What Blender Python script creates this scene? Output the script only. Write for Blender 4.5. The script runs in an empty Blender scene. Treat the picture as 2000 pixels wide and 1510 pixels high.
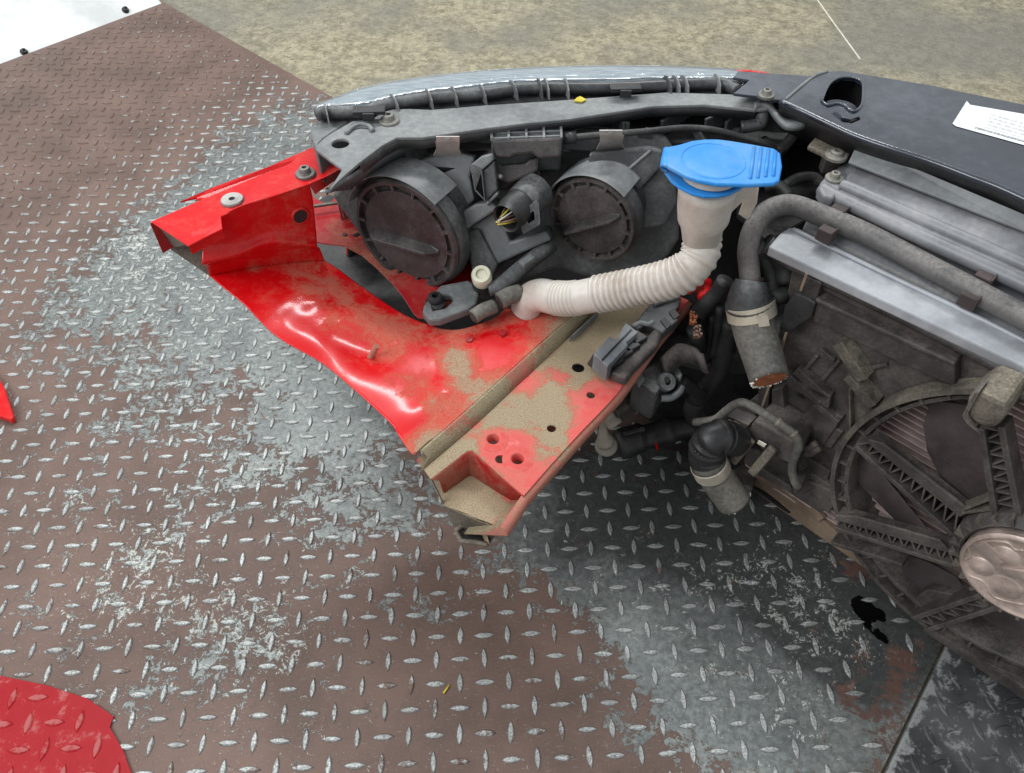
import bpy, bmesh, math, random
import numpy as np
from mathutils import Vector, Matrix
random.seed(7); rng = np.random.default_rng(7)
scene = bpy.context.scene
col = scene.collection
# ------------------------------------------------------------------ camera
CAMH, PITCH, FOC = 0.95, math.radians(48.5), 1506.0
cp, sp = math.cos(PITCH), math.sin(PITCH)
cam_d = bpy.data.cameras.new('camera'); cam = bpy.data.objects.new('camera', cam_d); col.objects.link(cam)
cam.location = (0, 0, CAMH); cam.rotation_euler = (math.radians(90) - PITCH, 0, 0)
cam_d.sensor_width = 36; cam_d.lens = 36 * FOC / 2000; cam_d.clip_start = .02; cam_d.clip_end = 200
scene.camera = cam
# ------------------------------------------------------------------ light
world = bpy.data.worlds.new('World'); scene.world = world; world.use_nodes = True
wb = world.node_tree.nodes['Background']; wb.inputs[0].default_value = (.93, .97, 1, 1); wb.inputs[1].default_value = .62
def area(name, loc, target, sx, sy, power, color=(1, 1, 1)):
    d = bpy.data.lights.new(name, 'AREA'); d.shape = 'RECTANGLE'; d.size = sx; d.size_y = sy; d.energy = power; d.color = color
    o = bpy.data.objects.new(name, d); col.objects.link(o); o.location = loc
    o.rotation_euler = (Vector(target) - Vector(loc)).to_track_quat('-Z', 'Y').to_euler(); return o
area('hall_daylight', (-2.6, -.6, 3.0), (0, .8, 0), 2.4, 1.6, 95, (.96, .98, 1))
area('ceiling_tube', (.5, 2.6, 3.2), (.2, .8, 0), 1.5, .22, 50, (.97, .99, 1))
area('ceiling_tube', (-1.3, 2.4, 3.2), (-.6, 1.0, 0), 1.5, .22, 40, (.97, .99, 1))
scene.view_settings.view_transform = 'Standard'; scene.view_settings.look = 'None'
scene.view_settings.exposure = 0.0; scene.view_settings.gamma = 1.0

# ------------------------------------------------------------------ pixel -> place
CR = dict(A=(280, 120, 2.849), B=(600, 100, 2.849), C=(1150, 100, 3.974), D=(780, 540, 2.796), E=(1100, 450, 2.697),
          G=(1440, 120, 2.436), H=(1400, 680, 2.435), I=(380, 280, 2.435), N=(900, 280, 7.55), O=(1640, 720, 5.392),
          M=(1640, 960, 4.4416), Q=(1140, 540, 3.973), R=(1340, 760, 5.394), S=(600, 160, 8.88), T=(1440, 440, 4.194), X=(0, 0, 1))
EYE = Vector((0, 0, CAMH))
def px(c, x, y):
    a, b, s = CR[c]; return a + x / s, b + y / s
def ray(x, y):
    u = (x - 1000) / FOC; v = (755 - y) / FOC
    return Vector((u, cp + v * sp, -sp + v * cp))
def W(c, x, y, z):
    d = ray(*px(c, x, y)); return EYE + d * ((CAMH - z) / -d.z)
def onplane(c, x, y, p0, n):
    d = ray(*px(c, x, y)); return EYE + d * ((p0 - EYE).dot(n) / d.dot(n))
UP = Vector((0, 0, 1))
FW = Vector((.69, .72, 0)).normalized()        # the car's forward direction
LA = Vector((FW.y, -FW.x, 0))                  # along the radiator, to the right
RP0 = Vector((.329, .606, 0))
def RP(c, x, y, off=0.): return onplane(c, x, y, RP0 - FW * off, FW)
HN = Vector((-.12, -.88, .46)).normalized()    # headlight back faces the engine bay
HP0 = W('X', 950, 450, .36)
def HP(c, x, y, off=0.): return onplane(c, x, y, HP0 + HN * off, HN)
def L(c, pts, z): return [W(c, x, y, z) for x, y in pts]

# ------------------------------------------------------------------ object helpers
origin = {}
def empty(name, loc, label, cat):
    o = bpy.data.objects.new(name, None); col.objects.link(o); o.location = loc; origin[o] = Vector(loc)
    o.empty_display_size = .05; o['label'] = label; o['category'] = cat; return o
def link(name, me, mat, parent, c, label=None, smooth=False, bevel=0., seg=2, solid=0.):
    o = bpy.data.objects.new(name, me); col.objects.link(o)
    if mat and not me.materials: me.materials.append(mat)
    origin[o] = c
    if parent is not None: o.parent = parent; o.location = c - origin[parent]
    else: o.location = c
    if smooth:
        for p in me.polygons: p.use_smooth = True
    if solid:
        m = o.modifiers.new('thickness', 'SOLIDIFY'); m.thickness = solid; m.offset = -1
    if bevel:
        m = o.modifiers.new('edge', 'BEVEL'); m.width = bevel; m.segments = seg; m.limit_method = 'ANGLE'; m.angle_limit = math.radians(35)
    if label: o['label'] = label
    return o
class MB:
    def __init__(s): s.v = []; s.f = []
    def add(s, v, f):
        n = len(s.v); s.v += [Vector(q) for q in v]; s.f += [tuple(i + n for i in q) for q in f]; return s
    def build(s, name, mat, parent=None, label=None, smooth=False, bevel=0., seg=2, solid=0., auto=False, fix=True):
        c = sum(s.v, Vector()) / len(s.v)
        me = bpy.data.meshes.new(name); me.from_pydata([q - c for q in s.v], [], s.f); me.validate()
        if fix:
            bm = bmesh.new(); bm.from_mesh(me); bmesh.ops.recalc_face_normals(bm, faces=bm.faces); bm.to_mesh(me); bm.free()
        o = link(name, me, mat, parent, c, label, smooth, bevel, seg, solid)
        if auto:
            for p in me.polygons: p.use_smooth = True
            me.set_sharp_from_angle(angle=math.radians(38))
        return o
    # shapes
    def prism(s, pts, n, th):
        """polygon pts, extruded by th against n"""
        k = len(pts); v = list(pts) + [p - n * th for p in pts]
        return s.add(v, [tuple(range(k)), tuple(range(2 * k - 1, k - 1, -1))] + [(i, i + k, (i + 1) % k + k, (i + 1) % k) for i in range(k)])
    def box(s, c, ax, ay, az):
        c = Vector(c); v = [c + ax * i + ay * j + az * k for k in (-1, 1) for j in (-1, 1) for i in (-1, 1)]
        return s.add(v, [(0, 2, 3, 1), (4, 5, 7, 6), (0, 1, 5, 4), (2, 6, 7, 3), (0, 4, 6, 2), (1, 3, 7, 5)])
    def bar(s, p, q, w, h, n):
        d = (q - p); x = d.normalized(); y = n.cross(x).normalized(); z = x.cross(y)
        return s.box((p + q) / 2, d / 2, y * w / 2, z * h / 2)
    def tube(s, path, rad, seg=14, caps=True, n=1):
        P = path; k = len(P)
        t = [(P[min(i + 1, k - 1)] - P[max(i - 1, 0)]).normalized() for i in range(k)]
        a = t[0].orthogonal().normalized(); base = len(s.v)
        for i in range(k):
            a = (a - t[i] * a.dot(t[i])).normalized(); b = t[i].cross(a); r = rad[i] if hasattr(rad, '__len__') else rad
            for j in range(seg):
                q = 2 * math.pi * j / seg; s.v.append(P[i] + (a * math.cos(q) + b * math.sin(q)) * r)
        for i in range(k - 1):
            for j in range(seg):
                s.f.append((base + i * seg + j, base + i * seg + (j + 1) % seg, base + (i + 1) * seg + (j + 1) % seg, base + (i + 1) * seg + j))
        if caps:
            s.f.append(tuple(base + j for j in range(seg - 1, -1, -1))); s.f.append(tuple(base + (k - 1) * seg + j for j in range(seg)))
        return s
    def lathe(s, c, ax, prof, seg=32, a0=0., a1=2 * math.pi, ref=None):
        ax = ax.normalized(); a = (ref - ax * ref.dot(ax)).normalized() if ref else ax.orthogonal().normalized(); b = ax.cross(a)
        full = abs(a1 - a0 - 2 * math.pi) < 1e-6; m = seg if full else seg + 1; base = len(s.v); k = len(prof)
        for i in range(m):
            q = a0 + (a1 - a0) * i / seg; d = a * math.cos(q) + b * math.sin(q)
            for r, h in prof: s.v.append(c + d * r + ax * h)
        for i in range(seg):
            j = (i + 1) % m
            for e in range(k - 1):
                s.f.append((base + i * k + e, base + j * k + e, base + j * k + e + 1, base + i * k + e + 1))
        return s
    def loft(s, rows):
        base = len(s.v); k = len(rows[0])
        for r in rows: s.v += [Vector(q) for q in r]
        for i in range(len(rows) - 1):
            for j in range(k - 1):
                a = base + i * k + j; s.f.append((a, a + 1, a + k + 1, a + k))
        return s
def spline(P, n):
    """Catmull-Rom through the points (Vectors or tuples), n steps per span"""
    P = [Vector(p) for p in P]; out = []
    for i in range(len(P) - 1):
        a = P[i - 1] if i else P[0] * 2 - P[1]; b = P[i]; c = P[i + 1]; d = P[i + 2] if i + 2 < len(P) else P[-1] * 2 - P[-2]
        for j in range(n):
            t = j / n
            out.append(.5 * ((2 * b) + (c - a) * t + (2 * a - 5 * b + 4 * c - d) * t * t + (3 * b - a - 3 * c + d) * t ** 3))
    return out + [P[-1]]
def resample(P, n):
    P = [Vector(p) for p in P]; d = [0]
    for a, b in zip(P, P[1:]): d.append(d[-1] + (b - a).length)
    out = []; j = 0
    for i in range(n):
        t = d[-1] * i / (n - 1)
        while j < len(P) - 2 and d[j + 1] < t: j += 1
        f = (t - d[j]) / max(d[j + 1] - d[j], 1e-9); out.append(P[j].lerp(P[j + 1], min(max(f, 0), 1)))
    return out
def plate(name, outer, holes, n, th, mat, parent, label=None, bevel=0.):
    """flat sheet with real holes"""
    bm = bmesh.new(); c = sum(outer, Vector()) / len(outer); edges = []
    for loop in [outer] + holes:
        vs = [bm.verts.new(p - c) for p in loop]
        edges += [bm.edges.new((vs[i], vs[(i + 1) % len(vs)])) for i in range(len(vs))]
    r = bmesh.ops.triangle_fill(bm, use_beauty=True, edges=edges)
    bmesh.ops.dissolve_limit(bm, angle_limit=.01, verts=bm.verts, edges=[e for e in bm.edges if len(e.link_faces) == 2])
    fs = list(bm.faces)
    ex = bmesh.ops.extrude_face_region(bm, geom=fs)
    for g in ex['geom']:
        if isinstance(g, bmesh.types.BMVert): g.co -= n * th
    bmesh.ops.recalc_face_normals(bm, faces=bm.faces)
    me = bpy.data.meshes.new(name); bm.to_mesh(me); bm.free()
    return link(name, me, mat, parent, c, label, bevel=bevel)
def circ(c, n, r, k=18, ref=None):
    a = (ref - n * ref.dot(n)).normalized() if ref else n.orthogonal().normalized(); b = n.cross(a)
    return [c + (a * math.cos(2 * math.pi * i / k) + b * math.sin(2 * math.pi * i / k)) * r for i in range(k)]
def bolt(c, n, r, mat, parent, name='bolt', head=.55, h=.5):
    """flanged bolt: washer, domed head, socket"""
    m = MB(); m.lathe(c, n, [(0, -.001), (r, -.001), (r, r * .16), (r * .93, r * .24), (r * head * 1.12, r * .27), (r * head, r * .36), (r * head, r * (.27 + h * .8)), (r * head * .86, r * (.27 + h)), (r * head * .45, r * (.3 + h)), (r * head * .4, r * (.1 + h * .5)), (0, r * (.1 + h * .5))], 24)
    return m.build(name, mat, parent, auto=True)

# ------------------------------------------------------------------ materials
def newmat(name):
    m = bpy.data.materials.new(name); m.use_nodes = True; nt = m.node_tree; b = nt.nodes['Principled BSDF']; return m, nt, b
class NT:
    def __init__(s, nt): s.nt = nt; s.pos = s.n('ShaderNodeNewGeometry').outputs['Position']; s.nor = s.nt.nodes[-1].outputs['Normal']
    def n(s, t, **k):
        x = s.nt.nodes.new(t)
        for a, b in k.items(): setattr(x, a, b)
        return x
    def set(s, sock, v):
        if hasattr(v, 'is_output') or isinstance(v, bpy.types.NodeSocket): s.nt.links.new(v, sock)
        else: sock.default_value = v
    def math(s, op, a, b=0., clamp=False):
        x = s.n('ShaderNodeMath', operation=op, use_clamp=clamp); s.set(x.inputs[0], a); s.set(x.inputs[1], b); return x.outputs[0]
    def noise(s, scale, detail=4., rough=.6, vec=None, dist=0.):
        x = s.n('ShaderNodeTexNoise'); x.inputs['Scale'].default_value = scale; x.inputs['Detail'].default_value = detail
        x.inputs['Roughness'].default_value = rough; x.inputs['Distortion'].default_value = dist; s.set(x.inputs['Vector'], vec or s.pos); return x.outputs['Fac']
    def voro(s, scale, vec=None, feature='F1'):
        x = s.n('ShaderNodeTexVoronoi', feature=feature); x.inputs['Scale'].default_value = scale; s.set(x.inputs['Vector'], vec or s.pos); return x.outputs['Distance']
    def ramp(s, f, a, b):       # smoothstep a..b
        x = s.n('ShaderNodeMapRange', interpolation_type='SMOOTHSTEP'); s.set(x.inputs[0], f); x.inputs[1].default_value = a; x.inputs[2].default_value = b; return x.outputs[0]
    def mix(s, f, a, b):
        x = s.n('ShaderNodeMix', data_type='RGBA'); s.set(x.inputs[0], f)
        for k, v in ((6, a), (7, b)): s.set(x.inputs[k], v if not isinstance(v, tuple) else (*v[:3], 1))
        return x.outputs[2]
    def mixf(s, f, a, b):
        x = s.n('ShaderNodeMix'); s.set(x.inputs[0], f); s.set(x.inputs[2], a); s.set(x.inputs[3], b); return x.outputs[0]
    def stretch(s, sx, sy, sz, rot=0.):
        x = s.n('ShaderNodeMapping'); s.nt.links.new(s.pos, x.inputs[0]); x.inputs['Rotation'].default_value = (0, 0, rot); x.inputs['Scale'].default_value = (sx, sy, sz); return x.outputs[0]
    def bump(s, h, strength, dist, b):
        x = s.n('ShaderNodeBump'); x.inputs['Strength'].default_value = strength; x.inputs['Distance'].default_value = dist
        s.set(x.inputs['Height'], h); s.nt.links.new(x.outputs[0], b.inputs['Normal']); return x
    def upness(s):
        x = s.n('ShaderNodeSeparateXYZ'); s.nt.links.new(s.nor, x.inputs[0]); return s.math('MAXIMUM', x.outputs[2], 0.)
    def attr(s, name):
        x = s.n('ShaderNodeAttribute', attribute_name=name); return x.outputs['Fac']
    def blob(s, blobs):
        """sum of soft round spots (world point, radius, weight), measured flat"""
        f = None; flat = s.n('ShaderNodeVectorMath', operation='MULTIPLY'); s.nt.links.new(s.pos, flat.inputs[0]); flat.inputs[1].default_value = (1, 1, 0)
        for p, r, w in blobs:
            d = s.n('ShaderNodeVectorMath', operation='DISTANCE'); s.nt.links.new(flat.outputs[0], d.inputs[0]); d.inputs[1].default_value = (p[0], p[1], 0)
            x = s.n('ShaderNodeMapRange', interpolation_type='SMOOTHSTEP'); s.nt.links.new(d.outputs['Value'], x.inputs[0])
            x.inputs[1].default_value = r; x.inputs[2].default_value = 0; x.inputs[3].default_value = 0; x.inputs[4].default_value = w
            f = x.outputs[0] if f is None else s.math('ADD', f, x.outputs[0])
        return f
def dusty(name, base, rough=.5, metal=0., dust=(.20, .19, .165), amount=.5, up=.7, scale=14., bump=.15, coat=0., thr=.45, grain=True, spec=.5, edge=0.):
    """worn, dusty material: base colour, patchy dust that settles on upward faces, fine scuffs"""
    m, nt, b = newmat(name); t = NT(nt)
    var = t.noise(scale * 1.7, 5, .65); fine = t.noise(scale * 22, 3, .7); big = t.noise(scale * .45, 3, .5)
    c1 = t.mix(t.ramp(var, .3, .75), tuple(q * .72 for q in base), tuple(min(q * 1.3, 1) for q in base))
    f = t.math('ADD', t.math('MULTIPLY', var, .55), t.math('MULTIPLY', fine, .25)); f = t.math('ADD', f, t.math('MULTIPLY', big, .35))
    f = t.ramp(f, thr + .02, thr + .32)
    u = t.math('ADD', t.math('MULTIPLY', t.upness(), up), 1 - up); f = t.math('MULTIPLY', t.math('MULTIPLY', f, u), amount, True)
    c2 = t.mix(t.ramp(fine, .3, .7), tuple(q * .75 for q in dust), tuple(min(1, q * 1.2) for q in dust))
    if edge:
        bv = t.n('ShaderNodeBevel', samples=4); bv.inputs['Radius'].default_value = .0028
        dp = t.n('ShaderNodeVectorMath', operation='DOT_PRODUCT'); nt.links.new(bv.outputs[0], dp.inputs[0]); nt.links.new(t.nor, dp.inputs[1])
        e = t.math('MULTIPLY', t.ramp(t.math('SUBTRACT', 1., dp.outputs['Value']), .03, .28), t.math('MULTIPLY', t.ramp(var, .3, .6), edge)); f = t.math('MAXIMUM', f, e)
    t.set(b.inputs['Base Color'], t.mix(f, c1, c2)); t.set(b.inputs['Roughness'], t.mixf(f, t.mixf(var, rough * .8, rough * 1.25), .9))
    t.set(b.inputs['Metallic'], t.mixf(f, metal, 0.)); b.inputs['Coat Weight'].default_value = coat; b.inputs['Coat Roughness'].default_value = .12
    b.inputs['Specular IOR Level'].default_value = spec
    if bump: t.bump(t.math('ADD', fine, t.math('MULTIPLY', var, .6)), bump, .0012, b)
    return m
M = {}
M['plastic'] = dusty('headlight_plastic', (.045, .047, .05), .36, dust=(.25, .26, .25), amount=.62, up=.75, scale=9, edge=.75)
M['rail'] = dusty('frame_plastic', (.155, .165, .17), .42, dust=(.33, .335, .32), amount=.45, up=.8, thr=.42, scale=6, edge=.75)
M['cover'] = dusty('cover_plastic', (.03, .026, .027), .45, dust=(.16, .14, .13), amount=.55, up=.4, edge=.75)
M['rubber'] = dusty('rubber', (.018, .018, .019), .55, dust=(.13, .125, .115), amount=.45, up=.6)
M['clipsteel'] = dusty('clip_steel', (.50, .47, .45), .4, metal=.35, amount=.3)
M['black'] = dusty('black_plastic', (.014, .014, .015), .4, dust=(.11, .105, .1), amount=.35)
M['shroud'] = dusty('shroud_plastic', (.047, .040, .039), .55, dust=(.215, .185, .155), amount=.6, up=.4, thr=.45, edge=.75)
M['shroud_dirt'] = dusty('shroud_dirt', (.058, .049, .044), .75, dust=(.27, .235, .175), amount=.85, up=.5, thr=.40)
M['blade'] = dusty('fan_blade_plastic', (.058, .044, .045), .5, dust=(.11, .085, .08), amount=.4, up=.3)
M['hose'] = dusty('hose_rubber', (.085, .082, .074), .7, dust=(.24, .225, .19), amount=.85, up=.35, scale=9, thr=.4)
M['tan'] = dusty('tan_dirt_rail', (.18, .125, .085), .8, dust=(.26, .20, .14), amount=.7, up=.3, scale=6)
M['grey'] = dusty('grey_painted', (.20, .205, .22), .38, dust=(.36, .35, .34), amount=.7, up=.75, scale=7, spec=.6, edge=.75)
M['silver'] = dusty('radiator_tank', (.37, .385, .41), .42, metal=.2, dust=(.42, .42, .40), amount=.5, up=.6, scale=8)
M['navy'] = dusty('front_carrier', (.022, .029, .045), .22, dust=(.22, .23, .24), amount=.22, up=.85, scale=3, coat=.8, thr=.47)
M['steel'] = dusty('steel', (.42, .41, .39), .38, metal=.85, dust=(.32, .30, .25), amount=.5)
M['bolt'] = dusty('dull_bolt', (.22, .215, .20), .5, metal=.6, dust=(.30, .28, .23), amount=.8, up=.5)
M['clamp'] = dusty('hose_clamp_band', (.52, .47, .38), .45, metal=.35, dust=(.45, .36, .26), amount=.6)
M['pinkalu'] = dusty('motor_cover', (.52, .42, .37), .38, metal=.55, dust=(.50, .41, .35), amount=.5, up=.2)
M['white'] = dusty('white_board', (.76, .78, .77), .5, dust=(.60, .60, .56), amount=.35, up=0, scale=3, thr=.5)
M['blockgrey'] = dusty('grey_connector', (.17, .185, .20), .5, dust=(.26, .26, .25), amount=.5, edge=.75)
M['fin'] = dusty('core_tube', (.52, .41, .39), .5, metal=.4, dust=(.34, .27, .25), amount=.5, up=.2)
M['core'] = dusty('core_fins', (.085, .02, .02), .8, dust=(.10, .06, .05), amount=.4, up=0)
M['pipe'] = dusty('coolant_pipe', (.09, .085, .084), .42, dust=(.27, .25, .235), amount=.85, up=.85, scale=11, thr=.38)
M['cable'] = dusty('cable', (.03, .03, .032), .5, dust=(.17, .165, .15), amount=.6)
M['brownclip'] = dusty('brown_clip', (.05, .035, .032), .5, dust=(.14, .11, .1), amount=.4)
M['rust'] = dusty('rusty_inside', (.30, .085, .03), .9, dust=(.42, .19, .09), amount=.7, up=0, scale=50)
M['yellow'] = dusty('yellow_mark', (.75, .62, .03), .5, amount=.1)
M['ivory'] = dusty('ivory_plastic', (.66, .64, .50), .4, dust=(.42, .38, .28), amount=.3)
M['stub'] = dusty('dirty_white_stub', (.34, .31, .26), .6, dust=(.24, .2, .15), amount=.7)
M['chip'] = dusty('white_deposit', (.78, .76, .66), .8, dust=(.5, .42, .3), amount=.5, up=0, scale=60)

# translucent white hose
m, nt, b = newmat('milky_plastic'); t = NT(nt)
n1 = t.noise(12, 4, .6); n2 = t.noise(150, 3, .6)
t.set(b.inputs['Base Color'], t.mix(t.ramp(t.math('ADD', n1, t.math('MULTIPLY', n2, .3)), .5, .9), (.61, .575, .525), (.42, .355, .30)))
b.inputs['Roughness'].default_value = .38; b.inputs['Subsurface Weight'].default_value = .35; b.inputs['Subsurface Radius'].default_value = (.02, .015, .01); b.inputs['Subsurface Scale'].default_value = .3
M['milky'] = m
m, nt, b = newmat('blue_cap'); t = NT(nt)
n1 = t.noise(300, 3, .6); n2 = t.noise(20, 4, .6)
t.set(b.inputs['Base Color'], t.mix(t.ramp(n2, .35, .75), (.016, .24, .70), (.035, .31, .74))); b.inputs['Roughness'].default_value = .42; t.bump(n1, .12, .0006, b)
bc = b.inputs['Base Color'].links[0].from_socket; t.set(b.inputs['Base Color'], t.mix(t.math('MULTIPLY', t.ramp(t.math('ADD', n2, t.math('MULTIPLY', n1, .4)), .66, .9), .22), bc, (.25, .27, .28)))
M['blue'] = m
m, nt, b = newmat('lens'); t = NT(nt)
x = t.stretch(6, 60, 30, .1); n1 = t.noise(8, 3, .5, x)
t.set(b.inputs['Base Color'], t.mix(t.ramp(n1, .35, .7), (.40, .48, .53), (.66, .74, .78)))
t.set(b.inputs['Roughness'], t.mixf(t.noise(30, 4, .6), .08, .28)); b.inputs['Transmission Weight'].default_value = .5; b.inputs['IOR'].default_value = 1.45; b.inputs['Coat Weight'].default_value = .5
M['lens'] = m
m, nt, b = newmat('reflector'); t = NT(nt)
b.inputs['Base Color'].default_value = (.62, .66, .68, 1); b.inputs['Metallic'].default_value = .9; b.inputs['Roughness'].default_value = .25
x = t.n('ShaderNodeTexWave', wave_type='BANDS', bands_direction='Y'); x.inputs['Scale'].default_value = 90; x.inputs['Distortion'].default_value = .6; nt.links.new(t.pos, x.inputs['Vector']); t.bump(x.outputs['Fac'], .5, .002, b)
M['chrome'] = m
# sticker with lines of fine print
m, nt, b = newmat('sticker_print'); t = NT(nt)
tc = t.n('ShaderNodeTexCoord'); sepo = t.n('ShaderNodeSeparateXYZ'); nt.links.new(tc.outputs['UV'], sepo.inputs[0])
u, v = sepo.outputs[0], sepo.outputs[1]
cmb = t.n('ShaderNodeCombineXYZ'); t.set(cmb.inputs[0], t.math('MULTIPLY', u, 58)); t.set(cmb.inputs[1], t.math('FLOOR', t.math('MULTIPLY', v, 7)))
glyph = t.noise(1., 2, .9, cmb.outputs[0])
line = t.math('MULTIPLY', t.math('GREATER_THAN', t.math('FRACT', t.math('MULTIPLY', v, 7)), .55), t.math('GREATER_THAN', glyph, .47))
inb = t.math('MULTIPLY', t.math('GREATER_THAN', v, .25), t.math('LESS_THAN', v, .86)); inb = t.math('MULTIPLY', inb, t.math('GREATER_THAN', u, .1))
g1 = t.math('MULTIPLY', t.math('MULTIPLY', line, inb), .38)
cm2 = t.n('ShaderNodeCombineXYZ'); t.set(cm2.inputs[0], t.math('MULTIPLY', u, 90)); t.set(cm2.inputs[1], t.math('MULTIPLY', v, 40))
g2 = t.math('MULTIPLY', t.math('GREATER_THAN', t.noise(1.2, 3, .9, cm2.outputs[0]), .47), t.math('MULTIPLY', t.math('GREATER_THAN', v, .11), t.math('LESS_THAN', v, .19)))
g2 = t.math('MULTIPLY', t.math('MULTIPLY', g2, t.math('GREATER_THAN', u, .07)), .85)
t.set(b.inputs['Base Color'], t.mix(t.math('MAXIMUM', g1, g2), (.80, .83, .82), (.03, .03, .035))); b.inputs['Roughness'].default_value = .35
M['sticker'] = m

# red body paint with patches of road dust
LEGDUST = [('D', 250, 1030, .30, .05, .85), ('D', 460, 780, .30, .06, .75), ('D', 620, 690, .30, .05, .55), ('D', 720, 760, .30, .06, .75), ('D', 830, 560, .30, .07, .85), ('D', 850, 900, .30, .05, .6), ('D', 1000, 420, .30, .08, .9), ('D', 1080, 290, .30, .09, 1.1), ('D', 1250, 180, .30, .1, 1.1),
           ('D', 300, 1150, .26, .06, .9), ('D', 360, 1240, .26, .06, 1.0), ('D', 520, 1310, .26, .05, .7), ('D', 330, 500, .31, .032, 1.0), ('D', 330, 590, .31, .03, .7), ('D', 300, 400, .31, .04, .35), ('D', 450, 620, .31, .03, .55), ('D', 220, 730, .31, .03, .6), ('D', 560, 560, .31, .022, .4),
           ('D', 130, 880, .31, .035, .4), ('D', 330, 270, .31, .05, .5), ('D', 640, 240, .31, .05, .35), ('D', 60, 400, .31, .05, .3), ('I', 700, 800, .33, .07, .30), ('I', 560, 650, .34, .05, .34), ('I', 900, 900, .33, .06, .34), ('A', 1350, 1150, .31, .07, .75),
           ('A', 1150, 1000, .31, .06, .35), ('D', 60, 620, .31, .04, .3), ('A', 500, 770, .455, .022, .42), ('D', 560, 950, .30, .04, -.3), ('D', 760, 1010, .30, .05, .4), ('D', 690, 600, .30, .04, -.38), ('D', 600, 700, .30, .02, -.4), ('D', 640, 880, .3, .03, -.2), ('D', 1100, 630, .3, .022, -.2), ('D', 1130, 560, .3, .05, .35), ('D', 980, 860, .3, .020, -.6), ('D', 1060, 750, .3, .016, -.6), ('D', 880, 540, .3, .025, -.5), ('D', 900, 760, .3, .05, .45), ('D', 30, 820, .31, .035, -.5)]
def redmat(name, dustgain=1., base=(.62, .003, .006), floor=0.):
    m, nt, b = newmat(name); t = NT(nt)
    f = t.blob([(W(c, x, y, z), r, w * dustgain) for c, x, y, z, r, w in LEGDUST])
    n1 = t.noise(30, 6, .72, dist=.4); n2 = t.noise(130, 5, .78); n3 = t.noise(620, 3, .7)
    k = t.math('ADD', t.math('MULTIPLY', n1, .75), t.math('MULTIPLY', n2, .35)); k = t.math('ADD', t.math('MULTIPLY', t.math('SUBTRACT', k, .55), 2.7), f)
    thick = t.math('MULTIPLY', t.ramp(k, .26, .98), .92 if floor else .84)
    film = t.math('MULTIPLY', t.ramp(k, -.1, .5), .40); film = t.math('MULTIPLY', film, t.ramp(f, -.1, .2))
    fac = t.math('MAXIMUM', thick, film)
    if floor: fac = t.math('MAXIMUM', fac, t.mixf(t.ramp(n2, .3, .7), floor * .6, floor * 1.2))
    dustc = t.mix(t.ramp(n3, .36, .6), (.20, .185, .115), (.385, .36, .24)); dustc = t.mix(t.math('MULTIPLY', t.ramp(n1, .3, .7), .5), dustc, (.345, .32, .205))
    if floor: dustc = t.mix(t.ramp(fac, .58, .3), dustc, (.60, .40, .34))
    pc = t.mix(t.ramp(n1, .3, .8), base, tuple(q * 1.12 for q in base))
    t.set(b.inputs['Base Color'], t.mix(fac, pc, dustc)); t.set(b.inputs['Roughness'], t.mixf(t.ramp(fac, 0., .35), .30, .92))
    t.set(b.inputs['Coat Weight'], t.math('MULTIPLY', t.math('SUBTRACT', 1., t.ramp(fac, .0, .3), True), .4)); b.inputs['Coat Roughness'].default_value = .12; b.inputs['Specular IOR Level'].default_value = .18
    t.bump(t.math('MULTIPLY', t.math('ADD', n3, t.math('MULTIPLY', n2, .8)), fac), .6, .0012, b)
    return m
M['red'] = redmat('red_paint'); M['redclean'] = redmat('red_paint_clean', .35); M['reddark'] = redmat('red_paint_dark', .7, (.34, .012, .016)); M['redpocket'] = redmat('red_paint_pocket', .22, (.40, .012, .014)); M['redleg'] = redmat('red_paint_dusty', 1., floor=.30); M['redbrown'] = redmat('red_paint_dirty', 1.2, (.42, .03, .025), floor=.55)  # reddark and redpocket are the same red with a darker base colour

# ------------------------------------------------------------------ ground: concrete and tread plate
m, nt, b = newmat('concrete'); t = NT(nt)
n0 = t.noise(2.2, 5, .6); n1 = t.noise(38, 7, .8); n2 = t.noise(110, 4, .8); n3 = t.noise(14, 4, .7, t.stretch(.7, 1.4, 1, -.5))
c = t.mix(t.ramp(n1, .36, .66), (.19, .168, .112), (.44, .395, .27)); c = t.mix(t.math('MULTIPLY', t.ramp(n3, .45, .75), .25), c, (.34, .315, .24))
c = t.mix(t.math('MULTIPLY', t.ramp(n0, .42, .62), .5), c, (.17, .162, .135)); c = t.mix(t.math('MULTIPLY', t.ramp(n2, .56, .70), .8), c, (.05, .045, .038))
c = t.mix(t.math('MULTIPLY', t.ramp(t.noise(1.1, 3, .5), .45, .6), .6), c, t.mix(n1, (.12, .115, .098), (.26, .25, .215))); c = t.mix(t.math('MULTIPLY', t.ramp(t.voro(75), .16, .06), t.ramp(n1, .5, .62)), c, (.055, .05, .04)); c = t.mix(t.math('MULTIPLY', t.ramp(t.noise(260, 2, .5), .66, .72), .7), c, (.55, .52, .42))
grass = t.ramp(t.voro(34, t.stretch(1, 2.2, 1, .4)), .1, .03); c = t.mix(t.math('MULTIPLY', grass, .7), c, (.46, .44, .34))
t.set(b.inputs['Base Color'], c); b.inputs['Roughness'].default_value = .9; t.bump(t.math('ADD', n1, n2), .55, .003, b)
M['concrete'] = m
mb = MB().add([(-12, -6, -.012), (12, -6, -.012), (12, 20, -.012), (-12, 20, -.012)], [(0, 1, 2, 3)])
o = mb.build('concrete_floor', M['concrete']); o['kind'] = 'structure'
# pale scratch in the concrete
sc = MB().tube([W('X', 1592, -6, -.011), W('X', 1632, 50, -.011), W('X', 1680, 116, -.011)], .002, 6); so = sc.build('scratch', M['chip'], o)

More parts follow.
